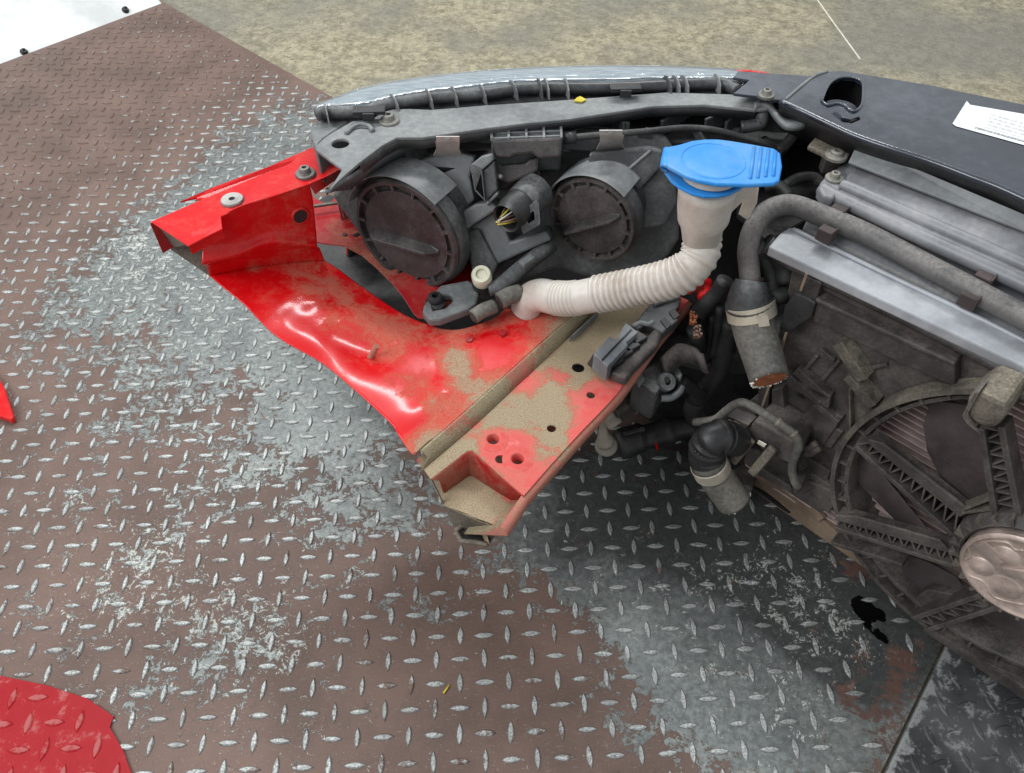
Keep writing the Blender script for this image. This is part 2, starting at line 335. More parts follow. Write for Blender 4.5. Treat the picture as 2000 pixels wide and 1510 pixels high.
def fld(XY, blobs):
    v = np.zeros(len(XY))
    for x, y, r, w in blobs:
        p = W('X', x, y, 0); d2 = (XY[:, 0] - p.x) ** 2 + (XY[:, 1] - p.y) ** 2
        v += w * np.exp(-d2 / r ** 2)
    return v
WEAR = [(230, 650, .38, .30), (520, 800, .25, .2), (560, 240, .18, 1.0), (480, 330, .16, .9), (380, 420, .15, .8), (250, 560, .12, .3), (150, 640, .1, .25), (300, 800, .1, .25), (460, 480, .13, .9), (420, 600, .09, .8), (520, 640, .09, .9), (620, 740, .09, .95), (700, 830, .08, .9), (560, 850, .07, .55),
        (720, 960, .07, .6), (800, 1000, .06, .55), (640, 1010, .05, .4), (300, 480, .12, .5), (200, 560, .1, .35), (360, 700, .08, .4), (1100, 1020, .09, .9), (1220, 1080, .1, 1.), (1330, 1180, .1, 1.1), (1450, 1270, .1, 1.05), (1560, 1360, .09, .95),
        (1260, 1190, .06, .6), (1250, 1000, .12, 1.), (1450, 1060, .12, 1.), (1620, 1180, .12, 1.), (1700, 1280, .09, .8), (1330, 1330, .05, .55), (1400, 1420, .06, .5), (1180, 1300, .035, .35), (1600, 1480, .08, .7), (1240, 1420, .03, .5), (1150, 1380, .02, .45), (900, 1230, .03, .35), (840, 1180, .03, .4),
        (230, 1150, .05, .45), (480, 1240, .06, .5), (400, 1330, .05, .4), (280, 1330, .04, .35), (120, 990, .04, .35), (330, 1060, .05, .35), (450, 940, .05, .45), (760, 1190, .03, .35), (60, 1180, .04, .2), (1000, 1060, .05, .4),
        (900, 1420, .12, -.25), (160, 1000, .2, -.1), (1120, 1250, .06, -.3), (1010, 1350, .12, -.25), (60, 800, .2, -.1), (200, 120, .6, -.9), (60, 330, .3, -.3)]
WHITE = [(225, 1160, .07, .55), (490, 1250, .07, .6), (350, 1200, .12, .2), (320, 650, .2, .22), (480, 420, .2, .2), (260, 1000, .12, .22), (430, 1180, .04, .3), (130, 985, .03, .5), (340, 1060, .04, .35), (300, 1100, .04, .25), (430, 930, .03, .5), (570, 1260, .03, .45), (330, 760, .03, .45), (240, 480, .06, .35), (350, 440, .08, .3), (100, 600, .04, .35), (520, 1160, .03, .4), (640, 900, .05, .3), (700, 1150, .03, .3), (1600, 1190, .09, .42), (1540, 1100, .08, .3), (1660, 1280, .05, .3), (1450, 1120, .05, .2), (280, 540, .08, .35), (760, 1020, .04, .25)]
DARK = [(1300, 960, .11, 1.), (1180, 930, .09, .7), (1420, 1020, .11, 1.), (1560, 1090, .10, .7), (1680, 1160, .10, .5), (1300, 1030, .05, .5), (1200, 990, .07, .5), (1490, 1170, .035, .7), (1570, 1240, .04, .8), (1640, 1290, .04, .8), (1700, 1330, .05, .6), (1780, 1230, .07, .6), (1720, 1210, .07, .5), (1110, 1070, .04, .4), (1050, 1030, .05, .25)]  # deck grime, with shade under the car front painted into it
RUST = [(1760, 1290, .022, .65), (1745, 1335, .022, .6), (1660, 1300, .018, .7), (1650, 1360, .02, .6), (1740, 1390, .025, .55), (1600, 1230, .012, .5), (1290, 1110, .012, .6), (1680, 1105, .03, .7), (1270, 950, .012, .6), (1240, 930, .01, .6), (1160, 930, .01, .5), (1720, 1440, .03, .55)]
OIL = [(1682, 1183, .0125, 1.6), (1694, 1194, .010, 1.5), (1722, 1203, .0065, 1.6), (1710, 1200, .006, 1.1), (1692, 1222, .010, .75), (1716, 1240, .007, 1.1), (1735, 1252, .0055, 1.2), (1755, 1264, .003, 1.)]
def deckmat(name, lug=False, perobj=False):
    m, nt, b = newmat(name); t = NT(nt)
    if perobj:
        oi = t.n('ShaderNodeObjectInfo'); s = t.n('ShaderNodeSeparateColor'); nt.links.new(oi.outputs['Color'], s.inputs[0])
        wear, white, dark, rust, oil = s.outputs[0], s.outputs[1], s.outputs[2], 0., 0.
    else: wear, white, dark, rust, oil = (t.attr(k) for k in ('wear', 'white', 'dark', 'rust', 'oil'))
    n0 = t.noise(7, 4, .6); n1 = t.noise(26, 8, .78, dist=.6); n2 = t.noise(120, 4, .7); n3 = t.noise(420, 2, .6); n4 = t.noise(90, 3, .6, t.stretch(1, 6, 1, .5))
    k = t.math('ADD', t.math('MULTIPLY', t.math('SUBTRACT', n1, .5), 6.2), t.math('MULTIPLY', t.math('SUBTRACT', n2, .5), 2.4))
    k = t.math('ADD', k, t.math('MULTIPLY', wear, 1.3))
    bare = t.ramp(k, .68, .84) if not lug else t.ramp(t.math('ADD', k, .95), .1, .9)
    rim = t.math('MULTIPLY', t.math('SUBTRACT', t.ramp(k, .50, .68), bare, True), .45 if not lug else 0.)
    brown = t.mix(t.ramp(n0, .3, .7), (.122, .080, .064), (.185, .120, .096)); brown = t.mix(t.math('MULTIPLY', t.ramp(n3, .55, .75), .35), brown, (.27, .21, .18)); brown = t.mix(t.math('MULTIPLY', t.ramp(n2, .58, .75), .35), brown, (.07, .05, .042))
    metal = t.mix(t.ramp(n2, .3, .7), (.148, .162, .155), (.295, .318, .305)) if not lug else t.mix(t.ramp(n3, .3, .65), (.25, .265, .26), (.60, .62, .60))
    metal = t.mix(t.math('MULTIPLY', t.ramp(t.noise(11, 5, .7), .42, .68), .55), metal, (.115, .125, .125) if not lug else (.20, .20, .19))
    c = t.mix(rim, brown, (.05, .037, .03)); c = t.mix(bare, c, metal)
    wk = t.math('ADD', t.math('ADD', t.math('MULTIPLY', t.math('SUBTRACT', t.noise(105, 6, .8, dist=1.2), .5), 6.0), t.math('MULTIPLY', t.math('SUBTRACT', n1, .5), 3.6)), t.math('ADD', t.math('MULTIPLY', white, .82), t.math('MULTIPLY', t.math('SUBTRACT', wear, dark), .12))); wf = t.ramp(wk, .92, 1.15)
    wk2 = t.ramp(t.math('ADD', t.noise(200, 3, .7), t.math('MULTIPLY', white, .06)), .70, .74); wf = t.math('MAXIMUM', wf, t.math('MULTIPLY', wk2, .8))
    c = t.mix(t.math('MULTIPLY', wf, .9), c, (.60, .62, .57))
    scr = t.math('MULTIPLY', t.ramp(n4, .63, .70), .4); c = t.mix(scr, c, (.36, .36, .34))
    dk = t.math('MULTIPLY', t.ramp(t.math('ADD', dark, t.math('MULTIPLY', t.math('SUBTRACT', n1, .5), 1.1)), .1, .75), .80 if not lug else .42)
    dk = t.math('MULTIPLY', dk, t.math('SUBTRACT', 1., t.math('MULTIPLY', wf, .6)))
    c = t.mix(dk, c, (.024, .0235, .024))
    rk = t.ramp(t.math('ADD', rust, t.math('MULTIPLY', t.math('SUBTRACT', n1, .5), 4.)), .45, .62); c = t.mix(t.math('MULTIPLY', rk, .85), c, t.mix(n2, (.10, .052, .040), (.17, .092, .072)))
    ok = t.ramp(t.math('ADD', oil, t.math('MULTIPLY', t.math('SUBTRACT', n2, .5), .9)), .5, .6); c = t.mix(ok, c, (.003, .003, .003))
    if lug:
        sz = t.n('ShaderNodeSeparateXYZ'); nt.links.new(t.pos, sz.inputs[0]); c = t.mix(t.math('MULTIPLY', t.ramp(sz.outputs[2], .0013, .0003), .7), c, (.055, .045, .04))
    t.set(b.inputs['Base Color'], c); b.inputs['Specular IOR Level'].default_value = .32
    met = t.math('MULTIPLY', bare, .45 if not lug else .35); met = t.math('MULTIPLY', met, t.math('SUBTRACT', 1., t.math('MAXIMUM', wf, dk), True)); t.set(b.inputs['Metallic'], met)
    r = t.mixf(bare, t.mixf(n2, .42, .62), t.mixf(n2, .36, .52)); r = t.mixf(wf, r, .8); r = t.mixf(ok, r, .25); t.set(b.inputs['Roughness'], r)
    t.bump(t.math('ADD', t.math('MULTIPLY', n2, .5), t.math('ADD', t.math('MULTIPLY', bare, -.35), t.math('MULTIPLY', n3, .3))), .5, .0012, b)
    return m
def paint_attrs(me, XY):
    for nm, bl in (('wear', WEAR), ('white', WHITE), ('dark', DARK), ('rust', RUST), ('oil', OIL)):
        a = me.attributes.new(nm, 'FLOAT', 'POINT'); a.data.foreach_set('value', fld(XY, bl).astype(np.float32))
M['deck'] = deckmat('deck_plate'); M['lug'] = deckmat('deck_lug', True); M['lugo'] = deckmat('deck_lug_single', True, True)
C0 = W('X', 320, 5, 0); C1 = Vector((.7466, .643, 0)); SE = Vector((.641, .767, 0)); SP = W('X', 1850, 1240, 0)
sd = (W('X', 1720, 1510, 0) - SP).normalized()
e1 = (W('X', 0, 125, 0) - C0).normalized(); e2 = (W('X', 650, 190, 0) - C0).normalized()
# far corner: where the far edge meets the seam with the second sheet
A_ = np.array([[e2.x, -sd.x], [e2.y, -sd.y]]); sol = np.linalg.solve(A_, np.array([SP.x - C0.x, SP.y - C0.y]))
C1 = C0 + e2 * float(sol[0]); C2 = SP + sd * 1.5; C3 = C0 + e1 * 3.0
NU = 260
gu, gv = np.meshgrid(np.linspace(0, 1, NU), np.linspace(0, 1, NU))
c0, c1, c2, c3 = (np.array(p) for p in (C0, C1, C2, C3))
V = ((1 - gu) * (1 - gv))[..., None] * c0 + (gu * (1 - gv))[..., None] * c1 + (gu * gv)[..., None] * c2 + ((1 - gu) * gv)[..., None] * c3
V = V.reshape(-1, 3)
idx = np.arange(NU * NU).reshape(NU, NU); Fq = np.stack([idx[:-1, :-1], idx[1:, :-1], idx[1:, 1:], idx[:-1, 1:]], -1).reshape(-1, 4)
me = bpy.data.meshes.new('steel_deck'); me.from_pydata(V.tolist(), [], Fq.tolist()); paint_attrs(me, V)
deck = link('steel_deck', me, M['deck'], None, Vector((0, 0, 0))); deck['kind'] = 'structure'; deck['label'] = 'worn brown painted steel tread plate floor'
mo = deck.modifiers.new('thickness', 'SOLIDIFY'); mo.thickness = .008; mo.offset = 1 if me.polygons[0].normal.z < 0 else -1
# lugs: two crossed lens shapes on a square lattice
LA_, LP, LR = math.radians(2.1), .0300, (-0.39757838, -0.28317179)
lu = np.array([math.cos(LA_), math.sin(LA_)]); lv = np.array([-math.sin(LA_), math.cos(LA_)])
def lug_mesh():
    Ln, Wd, Hh = .0134, .0041, .0026; v = []; f = []
    out = [(-1, 0), (-.62, .62), (-.25, .93), (.25, .93), (.62, .62), (1, 0), (.62, -.62), (.25, -.93), (-.25, -.93), (-.62, -.62)]
    for x, y in out: v.append((x * Ln, y * Wd, .0001))
    for x, y in out: v.append((x * Ln * .80, y * Wd * .52, Hh * (.72 + .28 * (1 - abs(x)))))
    k = len(out)
    for i in range(k): f.append((i, (i + 1) % k, (i + 1) % k + k, i + k))
    f.append(tuple(range(k, 2 * k))); return v, f
LV, LF = lug_mesh(); LVn = np.array(LV)
def inside(p):
    q = np.array([p[0], p[1]])
    P = [c0[:2], c1[:2], c2[:2], c3[:2]]; s = []
    for i in range(4):
        a, b_ = P[i], P[(i + 1) % 4]; d = b_ - a; s.append((d[0] * (q[1] - a[1]) - d[1] * (q[0] - a[0])) / np.linalg.norm(d))
    return all(x < -.018 for x in s)
def project(p):
    d = Vector(p) - EYE; z = d.y * cp - d.z * sp
    return (1000 + FOC * d.x / z, 755 - FOC * (d.y * sp + d.z * cp) / z, z) if z > .05 else (-9999, -9999, 1)
spots = []
for a in range(-140, 141):
    for bb in range(-140, 141):
        m1, m2 = a / 2 + LR[0], bb / 2 + LR[1]
        isH = (a % 2 == 0 and bb % 2 == 0); isV = (a % 2 == 1 and bb % 2 == 1)
        if not (isH or isV): continue
        X, Y = (m1 + m2) * LP, (m1 - m2) * LP; p = lu * X + lv * Y
        if not inside(p): continue
        sx, sy, sz = project((p[0], p[1], 0))
        if sx < -150 or sx > 2100 or sy < -150 or sy > 1700: continue
        # flat, rubbed-out margin along the seam
        dse = (p[0] - SP.x) * (-sd.y) + (p[1] - SP.y) * sd.x
        if abs(dse) < .045 and rng.random() < .85: continue
        if abs(dse) < .12 and sy < 1420 and rng.random() < .55: continue
        spots.append((p[0], p[1], LA_ + (0 if isH else math.pi / 2) + rng.normal(0, .03), sz, sx, sy))
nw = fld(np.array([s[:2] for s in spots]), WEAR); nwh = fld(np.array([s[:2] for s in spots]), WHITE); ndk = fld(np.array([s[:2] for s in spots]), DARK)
hid = lambda x, y: (x > 620 and x < 1500 and y < 600) or (x > 1500 and y < 1000) or (x > 1000 and x < 1500 and 560 < y < 860) or (430 < x < 1000 and y > 300 and y < 300 + (x - 380) * .95 and x < 1000)
order = sorted(range(len(spots)), key=lambda i: spots[i][3] + (50 if (hid(spots[i][4], spots[i][5]) or not (0 < spots[i][4] < 2000 and 0 < spots[i][5] < 1510)) else 0))
lme = bpy.data.meshes.new('tread_lug'); lme.from_pydata(LV, [], LF); lme.materials.append(M['lugo'])
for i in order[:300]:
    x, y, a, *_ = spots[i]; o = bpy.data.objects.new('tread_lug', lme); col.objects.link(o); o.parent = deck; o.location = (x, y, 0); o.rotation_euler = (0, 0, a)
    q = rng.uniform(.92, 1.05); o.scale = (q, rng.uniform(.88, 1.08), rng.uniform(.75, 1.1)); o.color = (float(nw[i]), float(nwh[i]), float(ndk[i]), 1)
vv = []; ff = []
for i in order[300:]:
    x, y, a, *_ = spots[i]; n = len(vv); ca, sa = math.cos(a), math.sin(a); hz = rng.uniform(.7, 1.1)
    vv += [(x + q[0] * ca - q[1] * sa, y + q[0] * sa + q[1] * ca, q[2] * hz) for q in LV]; ff += [tuple(j + n for j in q) for q in LF]
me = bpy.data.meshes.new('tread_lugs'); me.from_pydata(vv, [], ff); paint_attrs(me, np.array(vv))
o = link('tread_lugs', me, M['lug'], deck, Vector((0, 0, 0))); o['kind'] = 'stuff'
# second sheet beyond the seam, darker, with a rubbed bright edge
sn = Vector((-sd.y, sd.x, 0)); sn = sn if sn.x > 0 else -sn
m, nt, b = newmat('second_plate'); t = NT(nt)
n1 = t.noise(45, 6, .75, dist=.5); n2 = t.noise(180, 4, .75); n0 = t.noise(9, 3, .6)
vm = t.n('ShaderNodeVectorMath', operation='DOT_PRODUCT'); nt.links.new(t.pos, vm.inputs[0]); vm.inputs[1].default_value = sn; dist = t.math('SUBTRACT', vm.outputs['Value'], sn.dot(SP))
edge = t.math('MULTIPLY', t.ramp(dist, .022, .0), .20)
c = t.mix(t.ramp(n0, .35, .65), (.030, .031, .032), (.085, .088, .09)); f = t.ramp(t.math('ADD', t.math('ADD', n1, t.math('MULTIPLY', n2, .25)), edge), .64, .80); c = t.mix(t.math('MULTIPLY', f, .8), c, (.42, .43, .42))
t.set(b.inputs['Base Color'], c); t.set(b.inputs['Roughness'], t.mixf(n2, .4, .65)); t.set(b.inputs['Metallic'], t.math('MULTIPLY', f, .4)); t.bump(t.math('ADD', n2, n1), .4, .001, b)
M['deck2'] = m
q0 = SP - sd * .35 + sn * .004; q1 = SP + sd * 1.5 + sn * .004
tilt = Vector((0, 0, -.035))
mb = MB().prism([q1, q1 + sn * .9 + tilt, q0 + sn * .9 + tilt, q0], UP, .008); ramp_o = mb.build('steel_ramp', M['deck2'], bevel=.003); ramp_o['kind'] = 'structure'
lm2 = bpy.data.meshes.new('tread_lug'); lm2.from_pydata(LV, [], LF); lm2.materials.append(M['deck2'])
ra = math.atan2(sd.y, sd.x) + .78
for i in range(2, 34):
    for j in range(1, 18):
        p = SP - sd * .1 + sd * (.0215 * i) + sn * (.0215 * j + .006)
        if (i + j) % 2: continue
        s_ = project(p)
        if s_[0] > 2100 or s_[1] > 1600 or s_[1] < 1180: continue
        o = bpy.data.objects.new('tread_lug', lm2); col.objects.link(o); o.parent = ramp_o; o.location = Vector((p.x, p.y, -.035 * (.0215 * j + .002) / .9)) - origin[ramp_o]; o.rotation_euler = (0, 0, LA_ + (math.pi / 2 if i % 2 else 0) + .15); o.scale = (1, 1, .8)

# white board behind the plate, tilted back to catch overhead light, with dark screws
wd = e1; wn = Vector((-wd.y, wd.x, 0)); wn = wn if wn.y > 0 else -wn
WBD = MB()
p0 = C0 + wn * .012 + Vector((0, 0, -.008)); p1 = p0 + e1 * 2.6
wl = (wn * .62 + UP * .5); wfn = wd.cross(wl).normalized(); wfn = wfn if wfn.z > 0 else -wfn
WBD.prism([p0, p1, p1 + wl, p0 + wl], wfn, .02)
wbo = WBD.build('white_board', M['white'], bevel=.002); wbo['label'] = 'white painted board sloping up from the edge of the tread plate'; wbo['category'] = 'board'
for k in ((47, 102), (245, 20)):
    p = onplane('X', *k, p0, wfn); bolt(p, wfn, .010, M['black'], wbo, 'screw', .7, .7)
# black strip at the plate corner
# red sheet and red tab on the floor
m, nt, b = newmat('red_sheet'); t = NT(nt); n1 = t.noise(40, 6, .75); n2 = t.noise(220, 3, .7); szz = t.n('ShaderNodeSeparateXYZ'); nt.links.new(t.pos, szz.inputs[0]); sf = t.ramp(t.math('ADD', t.math('ADD', n1, t.math('MULTIPLY', n2, .25)), t.math('MULTIPLY', t.ramp(szz.outputs[2], .0034, .0046), .16)), .66, .80)
t.set(b.inputs['Base Color'], t.mix(t.math('MULTIPLY', sf, .55), t.mix(n1, (.29, .003, .008), (.40, .006, .012)), (.45, .17, .16))); b.inputs['Specular IOR Level'].default_value = .3; t.set(b.inputs['Roughness'], t.mixf(n1, .3, .5)); t.bump(n1, .3, .001, b); M['sheet'] = m
outl = [W('X', x, y, .003) for x, y in [(-260, 1250), (0, 1320), (90, 1338), (170, 1364), (222, 1399), (214, 1420), (240, 1465), (262, 1525), (290, 1700), (-260, 1700)]]
mb = MB().prism(outl, UP, .0028); rs = mb.build('red_sheet', M['sheet']); rs['label'] = 'scuffed red sheet lying flat on the brown tread plate'; rs['category'] = 'sheet'
ctr = [s for s in spots if s[4] < 320 and s[5] > 1250]
lm3 = bpy.data.meshes.new('bump'); lm3.from_pydata(LV, [], LF); lm3.materials.append(M['sheet'])
from mathutils.geometry import intersect_point_tri_2d
def inpoly(p, poly):
    r = False; j = len(poly) - 1
    for i in range(len(poly)):
        if (poly[i].y > p[1]) != (poly[j].y > p[1]) and p[0] < (poly[j].x - poly[i].x) * (p[1] - poly[i].y) / (poly[j].y - poly[i].y) + poly[i].x: r = not r
        j = i
    return r
for s in ctr:
    if inpoly(s, outl):
        ok_ = all(inpoly((s[0] + .013 * math.cos(a), s[1] + .013 * math.sin(a)), outl) for a in (0, 1.57, 3.14, 4.71))
        if not ok_: continue
        o = bpy.data.objects.new('bump', lm3); col.objects.link(o); o.parent = rs; o.location = Vector((s[0], s[1], .0028)) - origin[rs]; o.rotation_euler = (0, 0, s[2]); o.scale = (1.05, 1.3, .8)
stp = [W('X', x, y, .0022) for x, y in ((866, 1354), (872, 1346), (877, 1338))]
o = MB().tube(stp, .0011, 6).build('straw', M['yellow'], smooth=True); o['label'] = 'short yellow straw lying on the bare tread plate'; o['category'] = 'straw'
tabp = [W('X', x, y, .012) for x, y in [(-120, 640), (0, 742), (9, 760), (26, 812), (22, 820), (0, 813), (-130, 770)]]
mb = MB().prism(tabp, UP, .0115); o = mb.build('red_offcut', M['redclean'], bevel=.002); o['label'] = 'pointed end of a bright red painted panel lying on the tread plate'; o['category'] = 'panel'

# ================================================================== the cut-off car front
base = W('X', 1560, 1010, 0); base.z = 0
car = empty('car_front_section', base, 'cut-off red car front corner with headlight, washer filler and radiator fan on the tread plate', 'car front')
# ---------------------------------------------------------- red inner wing
stud = W('X', 708, 702, .325)
def apron_disp(p):
    d = math.hypot(p.x - stud.x, p.y - stud.y); p = p.copy()
    p.z -= .009 * math.exp(-(d / .038) ** 2)
    p.z -= .0030 * (1 / (1 + math.exp((d - .088) / .004))) ; p.z -= .0018 * (1 / (1 + math.exp((d - .106) / .003)))
    d2 = (p - W('X', 590, 640, .345)); l = (Vector((.83, -.55, 0))); s = d2.dot(l); q = abs(d2.dot(Vector((.55, .83, 0))))
    p.z -= .004 * math.exp(-(q / .026) ** 2) * math.exp(-(s / .08) ** 2)
    return p
rows_px = [
    [('X', 410, 540, .372), ('X', 500, 523, .363), ('X', 565, 515, .356), ('X', 634, 510, .347)],
    [('X', 440, 566, .368), ('X', 540, 552, .358), ('X', 600, 540, .350), ('X', 664, 530, .340)],
    [('X', 478, 597, .360), ('X', 560, 590, .356), ('X', 620, 575, .350), ('X', 694, 553, .333)],
    [('X', 540, 658, .350), ('X', 610, 640, .350), ('X', 690, 620, .344), ('X', 771, 602, .327)],
    [('X', 626, 708, .338), ('X', 690, 690, .338), ('X', 760, 660, .333), ('X', 827, 629, .320)],
    [('X', 692, 762, .330), ('X', 750, 730, .330), ('X', 810, 690, .327), ('X', 884, 646, .316)],
    [('X', 762, 827, .321), ('X', 800, 780, .322), ('X', 860, 710, .320), ('X', 934, 636, .314)],
    [('X', 776, 848, .3185), ('X', 820, 800, .320), ('X', 890, 720, .318), ('X', 970, 621, .314)],
    [('X', 786, 863, .317), ('X', 840, 800, .318), ('X', 910, 720, .317), ('X', 991, 603, .314)],
    [('X', 793, 874, .316), ('X', 845, 812, .316), ('X', 925, 725, .316), ('X', 1010, 607, .314)],
    [('X', 801, 884, .315), ('X', 855, 818, .315), ('X', 940, 735, .315), ('X', 1030, 614, .314)],
    [('X', 810, 890, .314), ('X', 880, 823, .314), ('X', 970, 740, .314), ('X', 1077, 605, .314)],
    [('X', 819, 882, .314), ('X', 900, 812, .314), ('X', 1010, 713, .314), ('X', 1123, 613, .314)]]
R_ = [[W(*q) for q in r] for r in rows_px]
def dense(rows, nu, nv):
    a = [resample(spline(r, 8), nu) for r in rows]
    cols = [resample(spline([a[i][j] for i in range(len(a))], 6), nv) for j in range(nu)]
    return [[cols[j][i] for j in range(nu)] for i in range(nv)]
G_ = dense(R_, 70, 110); G_ = [[p.lerp(apron_disp(p), (lambda u: u * u * (3 - 2 * u))(min(1., (j + 6) / 46))) for j, p in enumerate(r)] for r in G_]
wing = MB().loft(G_).build('inner_wing', M['red'], car, 'red painted inner wing panel with dusty pressed surface', smooth=True, solid=.0018)
def wallpt(c, x, y, a):   # vertical wall between rail and crease, a = 0 left .. 1 right
    p0 = W('X', 431, 422, .455).lerp(W('X', 603, 359, .455), a); d = ray(*px(c, x, y)); return EYE + d * (p0.y / d.y)
wr = [[wallpt('A', 433, 862, 0), wallpt('A', 540, 806, .22), wallpt('A', 700, 756, .55), wallpt('A', 925, 682, 1)],
      [wallpt('A', 405, 952, -.02), wallpt('A', 560, 880, .22), wallpt('A', 720, 830, .55), wallpt('A', 943, 770, 1)],
      [wallpt('A', 340, 1020, -.06), wallpt('A', 560, 990, .22), wallpt('A', 730, 935, .55), wallpt('A', 965, 950, 1)],
      [wallpt('A', 345, 1086, -.1), wallpt('A', 540, 1036, .2), wallpt('A', 730, 968, .52), wallpt('A', 978, 992, 1)],
      [wallpt('A', 355, 1130, -.08), wallpt('A', 570, 1085, .22), wallpt('A', 780, 1035, .55), wallpt('A', 990, 1045, 1)],
      [W('X', 410, 540, .372), W('X', 500, 523, .363), W('X', 565, 515, .356), W('X', 634, 510, .347)]]
for j, k in ((2, .003), (3, .013), (4, .003)): wr[j] = [p + Vector((0, -k, 0)) for p in wr[j]]
MB().loft(dense(wr, 60, 70)).build('wing_wall', M['redclean'], wing, smooth=True, solid=-.0016)
# oval hole in the wall shown by a dark rimmed opening
hc = wallpt('A', 870, 850, .86) + Vector((.002, -.0045, 0)); wnrm = Vector((.586, -.81, .0)).normalized()
MB().lathe(hc, wnrm, [(.0085, .0), (.0105, .0008), (.0105, -.003)], 22).build('hole_rim', M['redclean'], wing, smooth=True)
MB().lathe(hc, wnrm, [(0, -.0002), (.0088, -.0002), (.0088, -.0012), (0, -.0012)], 22).build('opening', M['black'], wing)
# top rail: folded channel
zr = .456
top = [W('A', *q, zr + dz) for *q, dz in [(40, 890, -.006), (180, 830, -.004), (400, 735, 0), (520, 690, 0), (650, 630, .003), (800, 575, .003), (940, 480, 0), (1030, 535, 0), (1105, 592, 0), (1012, 642, 0), (920, 682, 0), (720, 750, 0), (540, 805, 0), (470, 845, 0), (432, 862, 0), (436, 900, -.001), (440, 932, -.002), (340, 980, -.004), (250, 1027, -.006)]]
rail = MB().prism(top, UP, .0018).build('top_rail', M['redclean'], wing, bevel=.0012)
mbx = MB()
pts = [W('A', 40, 890, zr - .006), W('A', 400, 735, zr), W('A', 650, 630, zr + .003)]
for a, b_ in zip(pts, pts[1:]):      # far side web of the channel
    mbx.prism([a - UP * .002, b_ - UP * .002, b_ - UP * .032, a - UP * .042], Vector((.4, .9, 0)).normalized(), .0016)
mbx.build('channel_web', M['reddark'], wing)
mbx = MB(); fl = [W('A', 205, 780, .43), W('A', 390, 700, .435), W('A', 700, 585, .445), W('A', 940, 478, .452), W('A', 960, 520, .448), W('A', 720, 640, .44), W('A', 400, 760, .43), W('A', 290, 770, .43), W('A', 300, 757, .43)]
mbx.prism(fl, UP, .0016).build('outer_flange', M['redclean'], wing)
mbx = MB(); mbx.prism([W('A', 1105, 592, zr), W('A', 1100, 640, zr - .022), W('A', 955, 742, zr - .04), W('A', 920, 684, zr)], Vector((.5, -.85, .1)).normalized(), .0016).build('front_lip', M['redclean'], wing, bevel=.0006)
mbx = MB(); mbx.prism([W('A', 265, 945, zr - .003), W('A', 430, 893, zr - .001), W('A', 440, 932, zr - .002), W('A', 250, 1027, zr - .008)], UP, .012).build('folded_tab', M['redclean'], wing, bevel=.001)
mbx = MB(); mbx.prism([W('A', 60, 905, zr - .016), W('A', 240, 1020, zr - .016), W('A', 330, 1040, zr - .05), W('A', 370, 1190, zr - .085), W('A', 150, 1040, zr - .055)], UP, .002).build('inner_sheet', M['shroud_dirt'], wing)
bolt(W('A', 903, 628, zr + .001), UP, .0115, M['bolt'], wing)
MB().lathe(W('A', 497, 778, zr), UP, [(.0035, .0015), (.0035, .0035), (.0115, .0035), (.0125, .002), (.0125, 0)], 28).build('washer', M['steel'], wing, auto=True)
MB().lathe(W('A', 497, 778, zr), UP, [(0, .0016), (.0042, .0016)], 16).build('opening', M['black'], wing)
# second panel in front of the arch opening
arc = [(1000, 1012), (1120, 1026), (1220, 1080), (1300, 1150), (1380, 1228), (1440, 1300), (1505, 1402)]
outer = [(1530, 1425), (1640, 1430), (1800, 1330), (1850, 1150), (1700, 1000), (1500, 850), (1200, 730), (1080, 740), (1030, 800), (950, 760), (915, 700), (925, 880), (950, 1000)]
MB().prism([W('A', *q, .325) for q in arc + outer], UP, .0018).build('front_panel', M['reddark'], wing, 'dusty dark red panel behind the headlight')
MB().bar(W('A', 948, 806, .335), W('A', 1120, 782, .335), .004, .003, UP).build('edge_strip', M['shroud_dirt'], wing)
for q in ((1120, 962), (1178, 965), (1190, 960)): MB().lathe(W('A', *q, .3265), UP, [(0, 0), (.0028, 0), (.0032, -.0006)], 10).build('opening', M['black'], wing)
MB().tube([stud + Vector((0, 0, -.014)), W('X', 736, 676, .342)], .0036, 12).build('stud', M['redbrown'], wing, smooth=False)
MB().lathe(stud + Vector((0, 0, -.0135)), Vector((.3, .2, .9)), [(0, .0015), (.006, .0015), (.0075, 0)], 16).build('stud_collar', M['red'], wing, smooth=True)
# chassis leg
zl = .300
ridge = MB(); lo = [W('X', 819, 882, .314), W('X', 900, 812, .314), W('X', 1010, 713, .314), W('X', 1123, 613, .314), W('X', 1150, 590, .314)]
l2 = [W('X', 836, 893, .306), W('X', 917, 822, .306), W('X', 1026, 722, .306), W('X', 1137, 620, .306), W('X', 1166, 592, .306)]
l3 = [W('X', 822, 920, zl + .001), W('X', 925, 832, zl + .001), W('X', 1032, 732, zl + .001), W('X', 1145, 627, zl + .001), W('X', 1176, 597, zl + .001)]
rl = [resample(spline(r, 6), 60) for r in (lo, l2, l3)]
hump = [[p + Vector((0, 0, .0012)) for p in rl[0]], [p + Vector((0, 0, .004)) for p in resample([a.lerp(b_, .35) for a, b_ in zip(rl[0], rl[1])], 60)], rl[1], rl[2]]
ridge.loft(hump).build('seam_fold', M['redbrown'], wing, smooth=True, solid=.0015)
out = [W('D', *q, zl) for q in [(95, 1000), (300, 815), (640, 520), (800, 375), (960, 240), (1060, 150), (1330, 30), (1580, 130), (1395, 350), (1295, 490), (1190, 640), (1095, 742), (990, 850), (830, 1025), (680, 1197), (560, 1095), (400, 950), (370, 953), (270, 1030), (172, 1105)]]
holes = [circ(W('D', *q, zl), UP, r, 14) for q, r in (((513, 890), .0075), ((647, 998), .0075), ((551, 998), .0055), ((831, 830), .0052), ((1045, 648), .005), ((977, 498), .0075))]
leg = plate('chassis_leg', out, holes, UP, .002, M['redleg'], car, 'red box-section chassis leg under thick beige dust')
